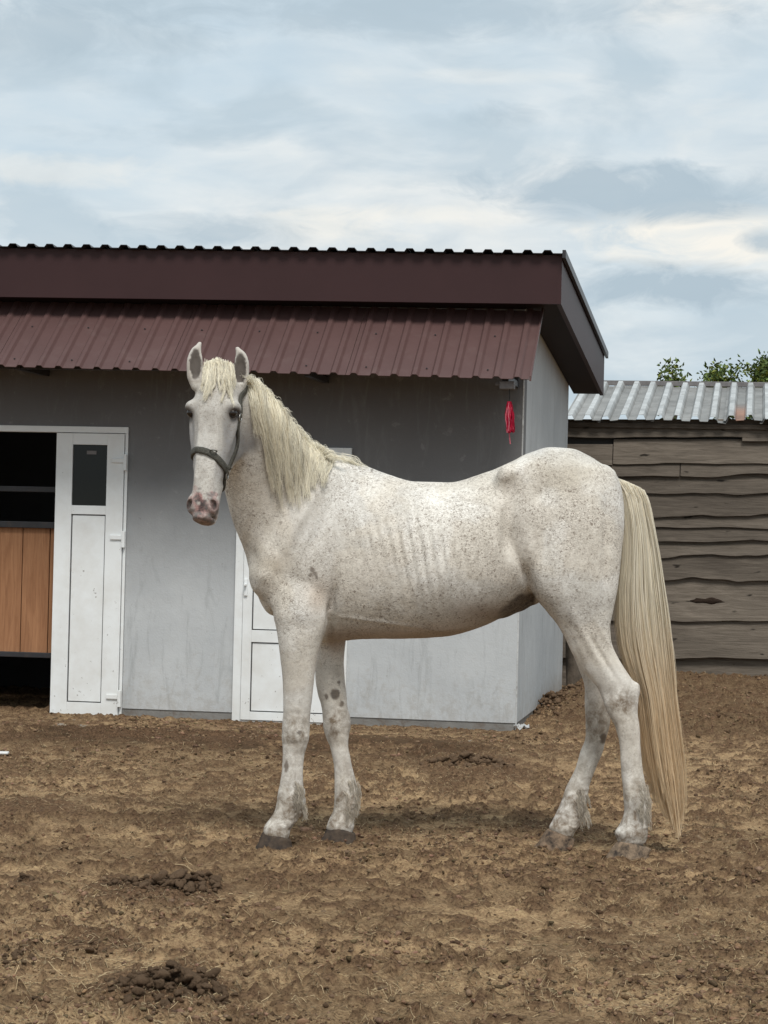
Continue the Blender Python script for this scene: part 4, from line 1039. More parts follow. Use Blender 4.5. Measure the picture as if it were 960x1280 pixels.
# near shoulder, upper arm and foreleg
sweep([(402, 605, -.085, .10, .055), (380, 650, -.115, .13, .07), (358, 700, -.125, .125, .075), (344, 724, -.12, .085, .07)], 0.03)
sweep([(338, 722, -.115, .075, .065), (360, 742, -.135, .085, .07), (388, 757, -.14, .075, .066)], 0.02)
sweep([(360, 710, .115, .06, .06), (374, 732, .13, .068, .065), (390, 752, .13, .062, .06)], 0.02)
leg([(735, 345, 409, -.125, .07), (755, 340, 412, -.145, .074), (770, 342, 411.5, -.15, .073), (785, 345, 408, -.145, .070), (803, 348, 402, -.14, .064), (827, 350.5, 395.5, -.13, .056), (850, 353, 392.5, -.125, .050), (874, 354, 390, -.12, .046), (893, 354, 388, -.115, .045), (905, 353, 387.5, -.11, .045), (920, 352, 387, -.11, .044), (932, 353, 384, -.11, .037),
     (945, 353.5, 380.5, -.11, .030), (960, 352.5, 379, -.11, .028), (980, 350, 379, -.11, .031), (995, 347, 381, -.11, .038), (1010, 344.5, 380, -.11, .038), (1023, 338, 372, -.11, .036), (1034, 330, 364, -.11, .042), (1042, 329, 362, -.11, .044), (1048, 332, 360, -.11, .038)], 0.014)
# chest points
ell(329, 720, -.075, .055, .075, .075, 0.03); ell(332, 724, .08, .055, .075, .075, 0.03)
# hips and flank
ell(636, 596, -.155, .045, .04, .05, 0.05, 0.3); ell(636, 596, .155, .045, .04, .05, 0.05, 0.3)
ell(643, 655, -.262, .055, .035, .13, 0.05, 0.15, True); ell(643, 655, .262, .055, .035, .13, 0.05, 0.15, True)
ell(700, 600, -.10, .19, .10, .10, 0.06, -0.1); ell(700, 600, .10, .19, .10, .10, 0.06, -0.1)
# sheath
sweep([(632, 762, 0, .03, .04), (650, 752, 0, .038, .045), (664, 750, 0, .022, .03)], 0.015)
# dock of the tail
sweep([(752, 606, 0, .05, .05), (772, 616, 0, .040, .035), (787, 630, 0, .024, .026), (796, 660, 0, .018, .02), (799, 720, 0, .012, .014)], 0.02)
# neck
NECK = [(378, 652, 0, .272, .185), (352, 618, -.05, .222, .145), (330, 577, -.125, .180, .108), (310, 538, -.205, .150, .092), (293, 508, -.265, .118, .084), (283, 490, -.30, .085, .075)]
sweep(NECK, 0.05, 50, 0.06)

# head, in its own frame
YAW, TIL = rad(15), rad(13)
nrm = np.array([-math.sin(YAW), -math.cos(YAW), 0]); dn = np.array([0, 0, -1.0])
HD = math.cos(TIL) * dn + math.sin(TIL) * nrm; HF = math.cos(TIL) * nrm - math.sin(TIL) * dn; HL = np.array([math.cos(YAW), -math.sin(YAW), 0])
# small roll of the head with the picture
POLL = hp(268.5, 452, -.40)
def hl(l, f, d): return POLL + HL * l + HF * f + HD * d
HT = [(.035, -.006, -.20, .077, .07), (.08, .004, -.235, .084, .064), (.14, .012, -.255, .093, .058), (.19, .012, -.27, .097, .054), (.25, .006, -.275, .089, .054), (.31, .001, -.26, .081, .056),
      (.37, -.002, -.215, .071, .056), (.43, -.002, -.165, .060, .052), (.49, -.003, -.135, .052, .046), (.535, -.006, -.125, .056, .046), (.57, -.013, -.125, .054, .043), (.588, -.020, -.120, .049, .040)]
lo = np.min([hl(l, f, d) for l in (-.13, .13) for f in (-.3, .04) for d in (-.03, .64)], axis=0); hi = np.max([hl(l, f, d) for l in (-.13, .13) for f in (-.3, .04) for d in (-.03, .64)], axis=0)
sl_, X, Y, Z = sub(lo, hi, 0.05)
def hcoord(X, Y, Z):
    x_, y_, z_ = X - POLL[0], Y - POLL[1], Z - POLL[2]
    return x_ * HL[0] + y_ * HL[1] + z_ * HL[2], x_ * HF[0] + y_ * HF[1] + z_ * HF[2], x_ * HD[0] + y_ * HD[1] + z_ * HD[2]
l_, f_, d_ = hcoord(X, Y, Z)
HTa = np.array(HT)
dd = np.linspace(HTa[0, 0], HTa[-1, 0], 400)
tab = [smooth_interp(dd, HTa[:, 0], HTa[:, i]) for i in range(1, 5)]
fr_, bk_, wf_, wb_ = [np.interp(d_, dd, tq) for tq in tab]
md, hh = (fr_ + bk_) / 2, (fr_ - bk_) / 2; q = (f_ - md) / hh
wq = wb_ + (wf_ - wb_) * sstep(-0.5, 0.55, q)
f = ((np.abs(l_) / wq) ** 2.6 + np.abs(q) ** 2.6 + np.maximum(0, np.maximum((HTa[0, 0] - d_) / 0.038, (d_ - HTa[-1, 0]) / 0.030)) ** 2.6) ** (1 / 2.6) - 1
smin(sl_, norm_f(f).astype(np.float32), 0.035)
def hell(l, f, d, rl, rf, rd, k=0.012, carve=False, tilt=0.0):
    c = hl(l, f, d); R = max(rl, rf, rd); sl_, X, Y, Z = sub(c - R, c + R, 0.03)
    a, b, e = hcoord(X, Y, Z); a, b, e = a - l, b - f, e - d
    if tilt: a, e = a * math.cos(tilt) + e * math.sin(tilt), -a * math.sin(tilt) + e * math.cos(tilt)
    f2 = norm_f(np.sqrt((a / rl) ** 2 + (b / rf) ** 2 + (e / rd) ** 2) - 1).astype(np.float32)
    (smax if carve else smin)(sl_, f2, k)
for s in (-1, 1):
    hell(s * .085, -.034, .172, .025, .036, .026, .025)             # brow over the orbit
    hell(s * .050, -.165, .255, .024, .085, .090, .03)             # jowl
    hell(s * .078, -.055, .275, .013, .014, .075, .014, False, s * 0.18)  # facial crest
    hell(s * .066, .010, .105, .016, .014, .026, .03, True)        # hollow above the eye
    hell(s * .072, .012, .34, .020, .026, .11, .016, True)         # flat beside the nasal bone
    hell(s * .042, -.028, .552, .021, .024, .034, .018)            # nostril rim
    hell(s * .048, -.010, .556, .0105, .018, .021, .006, True, s * -0.35)   # nostril
    hell(s * .104, -.026, .193, .014, .018, .0085, .006, True)      # eye opening
hell(0, -.035, .600, .034, .030, .016, .012)                       # upper lip
hell(0, -.098, .585, .030, .026, .024, .02)                       # chin
for s in (-1, 1): hell(s * .042, -.070, .596, .014, .045, .0035, .004, True)

# ears
def ear(rows, dpt, tilt_f):
    """rows (cx, cy, half width px)"""
    sweep([(cx, cy, dpt - tilt_f * i, hw / 329.0, th) for i, (cx, cy, hw, th) in enumerate(rows)], 0.014, 30, 0.014)
ear([(245, 484, 6, .020), (243.5, 468, 10, .024), (243.5, 454, 10.2, .022), (244.5, 442, 8, .017), (249, 431, 3.0, .010)], -.375, 0.0)
ear([(298, 490, 6, .020), (301, 473, 9.5, .024), (302, 460, 9.8, .022), (301.5, 447, 8, .017), (297.5, 437, 3.0, .010)], -.355, 0.0)
def ear_cut(rows, dpt):
    global FLD
    keep = FLD
    P = [hp(cx, cy, dpt) for cx, cy, hw, th in rows]
    for i in range(len(P) - 1):
        for t in (0, 0.5):
            c = P[i] * (1 - t) + P[i + 1] * t; hw = (rows[i][2] * (1 - t) + rows[i + 1][2] * t) / 329.0; th = rows[i][3]
            sl_, X, Y, Z = sub(c - 0.04, c + 0.04, 0.01)
            f = norm_f(np.sqrt(((X - c[0]) / hw) ** 2 + ((Y - c[1]) / th) ** 2 + ((Z - c[2]) / 0.024) ** 2) - 1).astype(np.float32)
            smax(sl_, f, 0.004)
ear_cut([(244.5, 466, 5.5, .017), (244.5, 455, 7.0, .017), (245.5, 445, 5.2, .013), (248, 437, 2.5, .010)], -.375 - .020)
ear_cut([(299.5, 472, 5.5, .017), (300.5, 461, 7.0, .017), (300.2, 450, 5.2, .013), (298.5, 442, 2.5, .010)], -.355 - .020)

def surface_nets(Fd):
    s = Fd < 0
    c = np.zeros(tuple(np.array(Fd.shape) - 1), np.uint8)
    for i in (0, 1):
        for j in (0, 1):
            for k_ in (0, 1): c += s[i:s.shape[0] - 1 + i, j:s.shape[1] - 1 + j, k_:s.shape[2] - 1 + k_]
    act = (c > 0) & (c < 8); ids = np.full(act.shape, -1, np.int32); A = np.argwhere(act); ids[act] = np.arange(len(A))
    acc = np.zeros((len(A), 3)); cnt = np.zeros(len(A))
    for ax in range(3):
        o1, o2 = [q for q in range(3) if q != ax]
        for a in (0, 1):
            for b in (0, 1):
                p0 = A.copy(); p0[:, o1] += a; p0[:, o2] += b; p1 = p0.copy(); p1[:, ax] += 1
                f0 = Fd[p0[:, 0], p0[:, 1], p0[:, 2]]; f1 = Fd[p1[:, 0], p1[:, 1], p1[:, 2]]; m = (f0 < 0) != (f1 < 0)
                t = np.where(m, f0 / np.where(m, f0 - f1, 1), 0); pt = p0.astype(float); pt[:, ax] += t
                acc[m] += pt[m]; cnt[m] += 1
    V = LO + H5 * acc / cnt[:, None]
    FF = []
    for ax in range(3):
        o1, o2 = (ax + 1) % 3, (ax + 2) % 3
        n0 = [slice(None)] * 3; n1 = [slice(None)] * 3; n0[ax] = slice(0, -1); n1[ax] = slice(1, None)
        s0, s1 = s[tuple(n0)], s[tuple(n1)]
        E = np.argwhere(s0 != s1); E = E[(E[:, o1] > 0) & (E[:, o2] > 0) & (E[:, o1] < s.shape[o1] - 1) & (E[:, o2] < s.shape[o2] - 1)]
        up = s0[E[:, 0], E[:, 1], E[:, 2]]
        q = []
        for a, b in ((-1, -1), (0, -1), (0, 0), (-1, 0)):
            p = E.copy(); p[:, o1] += a; p[:, o2] += b; q.append(ids[p[:, 0], p[:, 1], p[:, 2]])
        q = np.stack(q, 1); q[~up] = q[~up][:, ::-1]; FF.append(q)
    return V, np.concatenate(FF)
V, F = surface_nets(FLD); del FLD
# neighbour smoothing
Ed = np.concatenate([F[:, [0, 1]], F[:, [1, 2]], F[:, [2, 3]], F[:, [3, 0]]]); deg = np.bincount(Ed.ravel(), minlength=len(V)).astype(float)
def lap(V, W_=1.0, lam=0.5):
    S = np.stack([np.bincount(Ed[:, 0], V[Ed[:, 1], i], len(V)) + np.bincount(Ed[:, 1], V[Ed[:, 0], i], len(V)) for i in range(3)], 1) / deg[:, None]
    return V + lam * W_ * (S - V)
px, py = topx(V)
hlc = hcoord(V[:, 0], V[:, 1], V[:, 2])
def headmask(P):
    a, b, c = hcoord(P[:, 0], P[:, 1], P[:, 2]); bk = np.interp(c, dd, tab[1])
    return sstep(-0.01, 0.035, b - bk - 0.02) * (1 - sstep(.110, .135, np.abs(a))) * (c < 0.66) * (c > -0.03)
hw_ = headmask(V); inhead = hw_ > 0.5
Wt = np.where(inhead, 0.5, np.where(py > 800, 0.6, 1.0))[:, None]
for i in range(6): V = lap(V, Wt, 0.5); V = lap(V, Wt, -0.40)
for i in range(2): V = lap(V, Wt, 0.3)
bodytmp = mesh('tmp', V, F, True); Nn = np.zeros(len(V) * 3, np.float32); bodytmp.vertex_normals.foreach_get('vector', Nn); Nn = Nn.reshape(-1, 3).astype(float)
bpy.data.meshes.remove(bodytmp)
# surface modelling: ribs, muscles, bones, veins (both flanks)
D = np.zeros(len(V)); side = np.abs(Nn[:, 1]) ** 0.7
X_, Z_ = V[:, 0], V[:, 2]
sgn = V[:, 1] < HY + 0.02
def gb(px0, py0, r1, r2, ang, amp):
    """soft bump; r1 along direction ang (deg in the picture, 90 = up), r2 across, in px"""
    global D
    a = rad(ang); x_, y_ = px - px0, -(py - py0); u_ = x_ * math.cos(a) + y_ * math.sin(a); v_ = -x_ * math.sin(a) + y_ * math.cos(a)
    D += amp * np.exp(-(u_ / r1) ** 2 - (v_ / r2) ** 2) * side * (~inhead)
rq = np.random.default_rng(31)
for i in range(12):
    x0 = 450 + i * 13.2; fa = math.exp(-((i - 5) / 4.2) ** 2); yy = 668 + i * 2.2 + rq.normal(0, 3); ln_ = 30 + 22 * fa + rq.normal(0, 4); an_ = 104 - i * 0.8
    gb(x0 + 3, yy, ln_, 5.0, an_, 0.0062 * fa + 0.0008); gb(x0 + 9.6, yy, ln_, 4.0, an_, -0.0062 * fa - 0.0008)
gb(330, 720, 16, 14, 0, 0.010)                       # point of shoulder
gb(374, 652, 66, 8, 60, 0.018); gb(352, 640, 55, 8, 60, -0.016); gb(397, 668, 55, 7, 66, -0.012); gb(318, 650, 50, 7, 75, -0.008); gb(335, 748, 20, 8, 40, -0.008)   # shoulder blade and the groove before it
gb(384, 712, 30, 14, 60, 0.007); gb(398, 730, 26, 12, 60, 0.006)
gb(350, 690, 26, 8, 120, -0.005)
gb(375, 765, 22, 14, 10, 0.006); gb(362, 800, 24, 7, 85, 0.005); gb(383, 812, 26, 4, 82, -0.004)
gb(414, 762, 42, 4.5, 84, -0.028); gb(404, 778, 20, 6, 80, 0.006); gb(428, 752, 30, 9, 75, 0.004)                      # fold behind the elbow
gb(634, 592, 14, 7, 60, 0.013); gb(655, 584, 26, 5, 25, 0.008); gb(646, 622, 22, 8, 60, -0.010); gb(636, 652, 58, 9, 86, -0.018); gb(622, 640, 60, 7, 88, 0.005); gb(652, 708, 44, 5.5, 112, -0.022)
gb(664, 690, 50, 9, 108, 0.011); gb(690, 590, 34, 16, 0, 0.005); gb(668, 620, 30, 10, 40, -0.006)
gb(712, 705, 60, 8, 80, -0.009); gb(738, 660, 66, 12, 84, 0.007); gb(757, 690, 70, 5, 88, -0.009)
gb(732, 795, 46, 6, 118, 0.007); gb(752, 820, 34, 3.2, 122, -0.009); gb(764, 812, 40, 3, 118, 0.006); gb(722, 818, 30, 4, 112, -0.004)
gb(480, 778, 60, 2.4, -8, 0.004); gb(560, 787, 50, 3, 5, 0.003)
gb(560, 625, 120, 10, 3, -0.004); gb(430, 590, 26, 12, 20, 0.004)
gb(769, 880, 12, 5, 60, 0.006); gb(787, 882, 16, 4, 80, -0.007); gb(760, 868, 8, 5, 60, -0.004); gb(792, 945, 50, 2.2, 88, -0.006); gb(798, 940, 50, 2.2, 88, 0.003); gb(371, 953, 34, 2.2, 91, -0.006); gb(377, 953, 34, 2.0, 91, 0.003); gb(431, 953, 30, 2.2, 100, -0.005); gb(796, 1003, 9, 9, 0, 0.004); gb(366, 1002, 9, 9, 0, 0.004)
gb(366, 910, 12, 8, 90, 0.006); gb(381, 912, 12, 3, 90, -0.004); gb(370, 930, 3, 12, 90, -0.003); gb(370, 893, 4, 12, 90, -0.003); gb(418, 905, 12, 8, 90, 0.006); gb(432, 905, 12, 3, 90, -0.004)
for (a, b) in ((740, 940),): gb(a, b, 34, 2.5, 70, -0.0025)
D += 0.0030 * (fbm(X_ * 16, Z_ * 16, 5, 4) - 0.5) * (~inhead) + 0.0026 * (fbm(X_ * 40, Z_ * 26, 6, 4) - 0.5) * inhead
hA, hB, hC = hcoord(V[:, 0], V[:, 1], V[:, 2]); hA = np.abs(hA)
D += hw_ * sstep(.20, .26, hC) * (1 - sstep(.44, .50, hC)) * (0.0035 * np.exp(-((hA - .034) / .008) ** 2) - 0.004 * np.exp(-((hA - .052) / .009) ** 2))
D += hw_ * 0.0022 * np.exp(-((hA - .050 - 0.25 * (hC - .36)) / .0035) ** 2) * sstep(.30, .34, hC) * (1 - sstep(.44, .47, hC))
D += hw_ * (-0.004 * np.exp(-((hA - .055) / .014) ** 2 - ((hC - .115) / .03) ** 2))
# ankle feathers: ragged outline
ft = ((py > 985) & (py < 1036)) * sstep(0.0, 0.5, Nn[:, 0]) * (~inhead)
D += ft * 0.006 * (vnoise(Z_ * 150, V[:, 1] * 150, 9) - 0.2)
V = V + Nn * D[:, None]
V = lap(V, Wt, 0.25)
bme = mesh('body', V, F, True)
bme.vertex_normals.foreach_get('vector', (NN := np.zeros(len(V) * 3, np.float32))); NN = NN.reshape(-1, 3)
px, py = topx(V)
# coat tint and masks (pigment, skin, dirt, darker patches, shade painted on the cheeks)
base = np.tile(np.array([0.84, 0.82, 0.765]), (len(V), 1))
def blend(m, c):
    global base
    base = base * (1 - m[:, None]) + np.array(c) * m[:, None]
def spot(x0, y0, rx, ry, p=2): return np.exp(-(np.abs((px - x0) / rx) ** p + np.abs((py - y0) / ry) ** p))
zs_h = V[:, 2]
nzb = fbm(X_ * 6, zs_h * 6, 3, 4); nzc = fbm(X_ * 4 + 3, zs_h * 5, 13, 4)
blend(0.6 * sstep(0.44, 0.62, nzb), (0.70, 0.65, 0.565)); blend(0.5 * sstep(0.48, 0.62, nzc), (0.66, 0.66, 0.64))
blend(0.45 * spot(330, 640, 35, 70), (0.50, 0.45, 0.37))
blend(0.50 * spot(720, 590, 45, 22), (0.50, 0.44, 0.33))                       # brownish rump stain
blend(0.55 * spot(398, 745, 16, 22), (0.52, 0.40, 0.30)); blend(0.5 * spot(345, 705, 20, 18), (0.56, 0.48, 0.37))
blend(0.45 * spot(650, 660, 16, 55), (0.50, 0.47, 0.43))
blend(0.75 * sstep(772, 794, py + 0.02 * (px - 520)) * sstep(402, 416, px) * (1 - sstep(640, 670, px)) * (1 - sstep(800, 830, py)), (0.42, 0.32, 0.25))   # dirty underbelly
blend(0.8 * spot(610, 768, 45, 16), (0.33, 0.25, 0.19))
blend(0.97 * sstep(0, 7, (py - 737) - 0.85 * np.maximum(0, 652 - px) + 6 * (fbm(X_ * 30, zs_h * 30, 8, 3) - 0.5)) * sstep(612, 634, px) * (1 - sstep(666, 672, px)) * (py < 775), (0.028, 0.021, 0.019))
blend(0.25 * (py > 830) * (py < 1080), (0.58, 0.55, 0.50))
wx_ = 3.2 * (fbm(X_ * 90, zs_h * 90, 33, 2) - 0.5); px = px + wx_
blend(0.9 * sstep(0.25, 0.6, spot(419, 868, 6, 7, 2.4)), (0.06, 0.05, 0.045)); blend(0.85 * sstep(0.25, 0.6, spot(754, 923, 4.0, 7, 2.4)), (0.05, 0.035, 0.03))
for (a, b, r1, r2) in ((390, 712, 2.2, 3), (394, 717, 2, 2), (388, 719, 2.5, 1.5), (396, 722, 1.5, 2.5), (374, 916, 2.5, 2.5), (465, 588, 1.6, 1.6), (408, 871, 2, 3), (424, 853, 2, 2), (427, 880, 2, 3), (358, 958, 2.0, 6), (402, 560, 0.1, 0.1)):
    blend(0.8 * sstep(0.2, 0.6, spot(a, b, r1 * 1.3, r2 * 1.3, 2)), (0.09, 0.07, 0.06))
L_, Ff, Dd = hcoord(V[:, 0], V[:, 1], V[:, 2]); head = headmask(V)
blend(head * 0.85 * sstep(.02, .12, Dd), (0.54, 0.525, 0.49)); blend(head * 0.4 * sstep(0.45, 0.6, fbm(X_ * 40, zs_h * 22, 77, 3)), (0.37, 0.35, 0.325))
ey = head * np.exp(-((np.abs(L_) - .092) / .034) ** 2 - ((Dd - .200) / .032) ** 2 - ((Ff + .030) / .040) ** 2)
blend(np.clip(ey * 1.3, 0, 0.9), (0.10, 0.095, 0.095))
ey2 = head * (Ff > -.075) * np.exp(-((np.abs(L_) - .098) / .018) ** 2 - ((Dd - .193) / .014) ** 2)
blend(np.clip(ey2 * 1.6, 0, 0.95), (0.03, 0.025, 0.025))
blend(head * 0.75 * sstep(.038, .066, np.abs(L_) + 0.02 * (fbm(X_ * 30, zs_h * 12, 5, 3) - 0.5)) * sstep(.17, .27, Dd) * (1 - sstep(.42, .50, Dd)), (0.185, 0.19, 0.205))     # grey down the cheeks, shade of the side planes put into the tint
blend(head * 0.5 * np.exp(-((Dd - .42) / .05) ** 2) * sstep(.025, .05, np.abs(L_)), (0.36, 0.36, 0.37))
earm = ((py < 478) & ((np.abs(px - 243.5) < 13) | (np.abs(px - 301) < 13)) & (V[:, 1] < HY - .2))
inner = earm * sstep(-0.25, 0.0, 0.15 - NN[:, 1] * 0.5 - 0.2) * (1 - sstep(0.75, 1.15, np.minimum(((px - 244.5) / 7.8) ** 2 + ((py - 455) / 20) ** 2, ((px - 300.8) / 7.8) ** 2 + ((py - 461) / 20) ** 2)))
blend(0.55 * earm, (0.34, 0.30, 0.27)); blend(0.9 * inner, (0.085, 0.07, 0.062))
nost = head * np.exp(-((np.abs(L_) - .050) / .013) ** 2 - ((Dd - .556) / .022) ** 2)
darklip = head * sstep(.578, .592, Dd)
muz = head * sstep(.495, .545, Dd + 0.16 * (fbm(X_ * 55, zs_h * 55, 7, 4) - 0.5)) * (0.80 + 0.2 * np.exp(-(L_ / .02) ** 2))
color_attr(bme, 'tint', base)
flea = (1 - 0.6 * sstep(760, 850, py)) * (1 - 0.45 * head) * (1 - 0.5 * (spot(370, 640, 30, 40)))
flea = flea * (1 - earm)
gr = 0.8 * sstep(980, 1012, py) + 0.75 * np.maximum.reduce([spot(369, 918, 20, 22), spot(421, 905, 20, 22), spot(778, 880, 20, 20), spot(746, 905, 18, 25), spot(798, 870, 8, 12)]) + 0.3 * sstep(930, 985, py)
gr += 0.35 * spot(425, 790, 22, 16)
gr = np.clip(gr + 0.32 * sstep(800, 880, py), 0, 0.95) * (1 - head)
ms = np.stack([flea, gr, np.clip(muz, 0, 1) * (1 - nost) * (1 - 0.4 * darklip)], 1)
ms[:, 0] *= (1 - muz)
color_attr(bme, 'mask', ms)
nb_ = np.zeros(len(V))
HM = Matrix.Translation((hp(560, 1060)[0], HY, 0))
HO = np.array(HM.translation)
horse = empty('horse', HM, label='thin white grey horse standing side on, head turned to the camera', category='horse')
def reroot(me):
    co = np.zeros(len(me.vertices) * 3, np.float32); me.vertices.foreach_get('co', co); co = co.reshape(-1, 3) - HO.astype(np.float32); me.vertices.foreach_set('co', co.ravel()); me.update(); return me
bvh = BVHTree.FromPolygons([tuple(v) for v in V.tolist()], F.tolist())
# darken the inside of the nostril and mouth
if True:
    a = bme.color_attributes['tint']; tm = np.clip(nost * 1.6 + darklip * 0.5, 0, 0.95)[:, None]; base = base * (1 - tm) + np.array([0.02, 0.014, 0.014]) * tm
    a.data.foreach_set('color', np.hstack([base, np.ones((len(base), 1))]).astype(np.float32).ravel())
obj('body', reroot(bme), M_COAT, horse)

# eyes
for s in (-1, 1):
    bm = bmesh.new(); bmesh.ops.create_uvsphere(bm, u_segments=24, v_segments=16, radius=0.0185); me = bpy.data.meshes.new('eye'); bm.to_mesh(me); bm.free()
    for p in me.polygons: p.use_smooth = True
    o = obj('eye', me, M_EYE, horse); o.location = Vector(hl(s * .0825, -.0280, .194) - HO)

# hooves
def hoof(px0, pyb, d, toe, ln, col, sc_=1.0):
    c = hp(px0, pyb, d); c = np.array([c[0], c[1], 0.0])
    V, F = [], []; rings = [(-0.01, 1.02, 0), (0.0, 1.04, 0), (0.012, 1.0, 0.002), (0.03, .94, .005), (0.05, .88, .009), (0.066, .83, .012), (0.074, .79, .014), (0.082, .66, .015)]
    n_ = 28
    for z_, s_, sh_ in rings:
        for i in range(n_):
            a = i * 2 * math.pi / n_; cx = math.cos(a); cy = math.sin(a)
            fx = ln * 0.5 * s_ * (1.0 if cx > 0 else 0.92) * cx; fy = 0.056 * s_ * cy * (1 - 0.10 * cx)
            wob_ = 1 + 0.03 * math.sin(3 * a + z_ * 60 + px0) + 0.02 * math.sin(7 * a + z_ * 140) + (0.05 if 0 <= z_ <= 0.014 else 0) + 0.03 * math.sin(z_ / 0.08 * 3.1)
            V.append((-toe * (fx - sh_ * sc_) * wob_, fy * wob_, z_ if z_ < 0.02 else z_ * (1 - 0.42 * (1 - cx) * 0.5)))
    m = len(rings)
    for j in range(m - 1):
        for i in range(n_): F.append((j * n_ + i, j * n_ + (i + 1) % n_, (j + 1) * n_ + (i + 1) % n_, (j + 1) * n_ + i))
    F.append(tuple(range(n_))[::-1]); F.append(tuple(range((m - 1) * n_, m * n_)))
    me = mesh('hoof', np.array(V), F, True)
    bm = bmesh.new(); bm.from_mesh(me); bmesh.ops.recalc_face_normals(bm, faces=bm.faces); bm.to_mesh(me); bm.free()
    color_attr(me, 'tint', np.tile(np.array(col), (len(V), 1)))
    o = obj('hoof', me, M_HOOF, horse); o.location = Vector(c - HO); return c
hoof(342.5, 1063, -.11, 1, .142, (0.090, 0.068, 0.052))
hoof(423, 1055, .12, 1, .140, (0.095, 0.072, 0.055))
hoof(785, 1064, -.12, 1, .165, (0.27, 0.20, 0.14), 1.8)
hoof(693, 1053, .12, 1, .150, (0.25, 0.18, 0.125), 1.8)

# ---- hair
def cam_hit(px_, py_):
    d = ray(px_, py_); h = bvh.ray_cast(Vector(CO), Vector(d).normalized())
    return None if h[0] is None else np.array(h[0])
def depth_at(px_, py_, default):
    h = cam_hit(px_, py_); return default if h is None else h[1] - HY
def strands_px(name, guides, per, jw, M_=18, r0=0.0011, r1=0.0004, colf=None, lift=0.012, clump=0.7, seed=0, surf=True, wav=1.0):
    """guides: list of polylines in px with depth None (lay on the surface) ; each guide is a lock"""
    r = np.random.default_rng(seed); Ps, Cs, Rs = [], [], []
    for gi, g in enumerate(guides):
        g = np.array([(a[0], a[1]) for a in g], float); s = np.r_[0, np.cumsum(np.linalg.norm(np.diff(g, axis=0), axis=1))]
        t = np.linspace(0, s[-1], M_); gx_ = smooth_interp(t, s, g[:, 0]); gy_ = smooth_interp(t, s, g[:, 1])
        dep = np.array([depth_at(a, b, np.nan) for a, b in zip(gx_, gy_)])
        ok = ~np.isnan(dep) & (dep < 0.2)
        if ok.sum() == 0: dep[:] = -0.1
        else: dep = np.interp(t, t[ok], dep[ok])
        for _ in range(3): dep = np.convolve(np.r_[dep[0], dep, dep[-1]], [0.25, 0.5, 0.25], 'valid')
        u = t / t[-1]
        L3 = np.array([hp(a, b, c - lift * (0.25 + 0.9 * math.sin(min(1, q * 1.3) * 1.9))) for a, b, c, q in zip(gx_, gy_, dep, u)])
        lc = r.normal(0, 0.08)
        for k_ in range(per):
            off = r.normal(0, 1, 3) * jw; tipoff = r.normal(0, 1, 3) * jw * (1 - clump)
            ln = 0.72 + 0.28 * r.random() ** 0.6 if r.random() < 0.85 else 0.5 + 0.3 * r.random()
            uu = np.linspace(0, ln, M_); p = np.stack([np.interp(uu, u, L3[:, i]) for i in range(3)], 1)
            p += off[None] * (1 - uu[:, None]) + tipoff[None] * uu[:, None]
            ph = r.random(3) * 6.28; amp = 0.0022 * wav * (0.3 + uu)
            p[:, 0] += amp * np.sin(uu * 7 + ph[0]) + 0.0012 * np.sin(uu * 17 + ph[1]) * wav; p[:, 1] += amp * np.cos(uu * 6 + ph[2])
            Ps.append(p); Rs.append(r0 + (r1 - r0) * np.linspace(0, 1, M_)); Cs.append(colf(uu, r, lc, p))
    Nr = np.array([-0.25, -0.85, 0.45])[None] + r.normal(0, 0.28, (len(Ps), 3)); Nr /= np.linalg.norm(Nr, axis=1)[:, None]
    return reroot(ribbons_mesh(name, np.array(Ps), np.array(Rs), np.array(Cs), Nr))
def cream(u, r, lc, p):
    b = np.clip(0.72 + 0.36 * r.random() + lc, 0, 1.08); c = np.array([0.97, 0.925, 0.79]) * b
    if r.random() < 0.06: c = c * np.array([0.62, 0.57, 0.5])
    return np.tile(c, (len(u), 1)) * (1 - 0.10 * u[:, None])
rr = random.Random(4)
roots = [(308, 470), (322, 479), (335, 493), (347, 507), (358, 521), (368, 534), (377, 545), (388, 554), (399, 560), (411, 566)]
tips = [(338, 610), (350, 628), (358, 636), (366, 634), (372, 632), (380, 622), (390, 616), (398, 613), (404, 606), (411, 598)]
guides = []
for i in range(96):
    t = i / 95 * (len(roots) - 1); a = int(min(t, len(roots) - 2)); f_ = t - a
    R0 = [roots[a][q] * (1 - f_) + roots[a + 1][q] * f_ for q in (0, 1)]; T0 = [tips[a][q] * (1 - f_) + tips[a + 1][q] * f_ for q in (0, 1)]
    ln = rr.uniform(0.42, 1.06); T0 = [R0[q] + (T0[q] - R0[q]) * ln + rr.uniform(-6, 6) for q in (0, 1)]
    mid = [R0[0] + (T0[0] - R0[0]) * 0.34 + (3 if t < 5 else 6), R0[1] + (T0[1] - R0[1]) * 0.38]
    mid2 = [R0[0] + (T0[0] - R0[0]) * 0.68 + 2, R0[1] + (T0[1] - R0[1]) * 0.70]
    guides.append([(R0[0] - 1.0, R0[1] + 0.5), (R0[0] + 3.5, R0[1] + 8), mid, mid2, T0])
obj('mane', strands_px('mane', guides, 40, 0.0070, M_=22, r0=0.0009, colf=cream, lift=0.018, clump=0.78, seed=11, wav=2.4), M_HAIR, horse, kind='stuff')
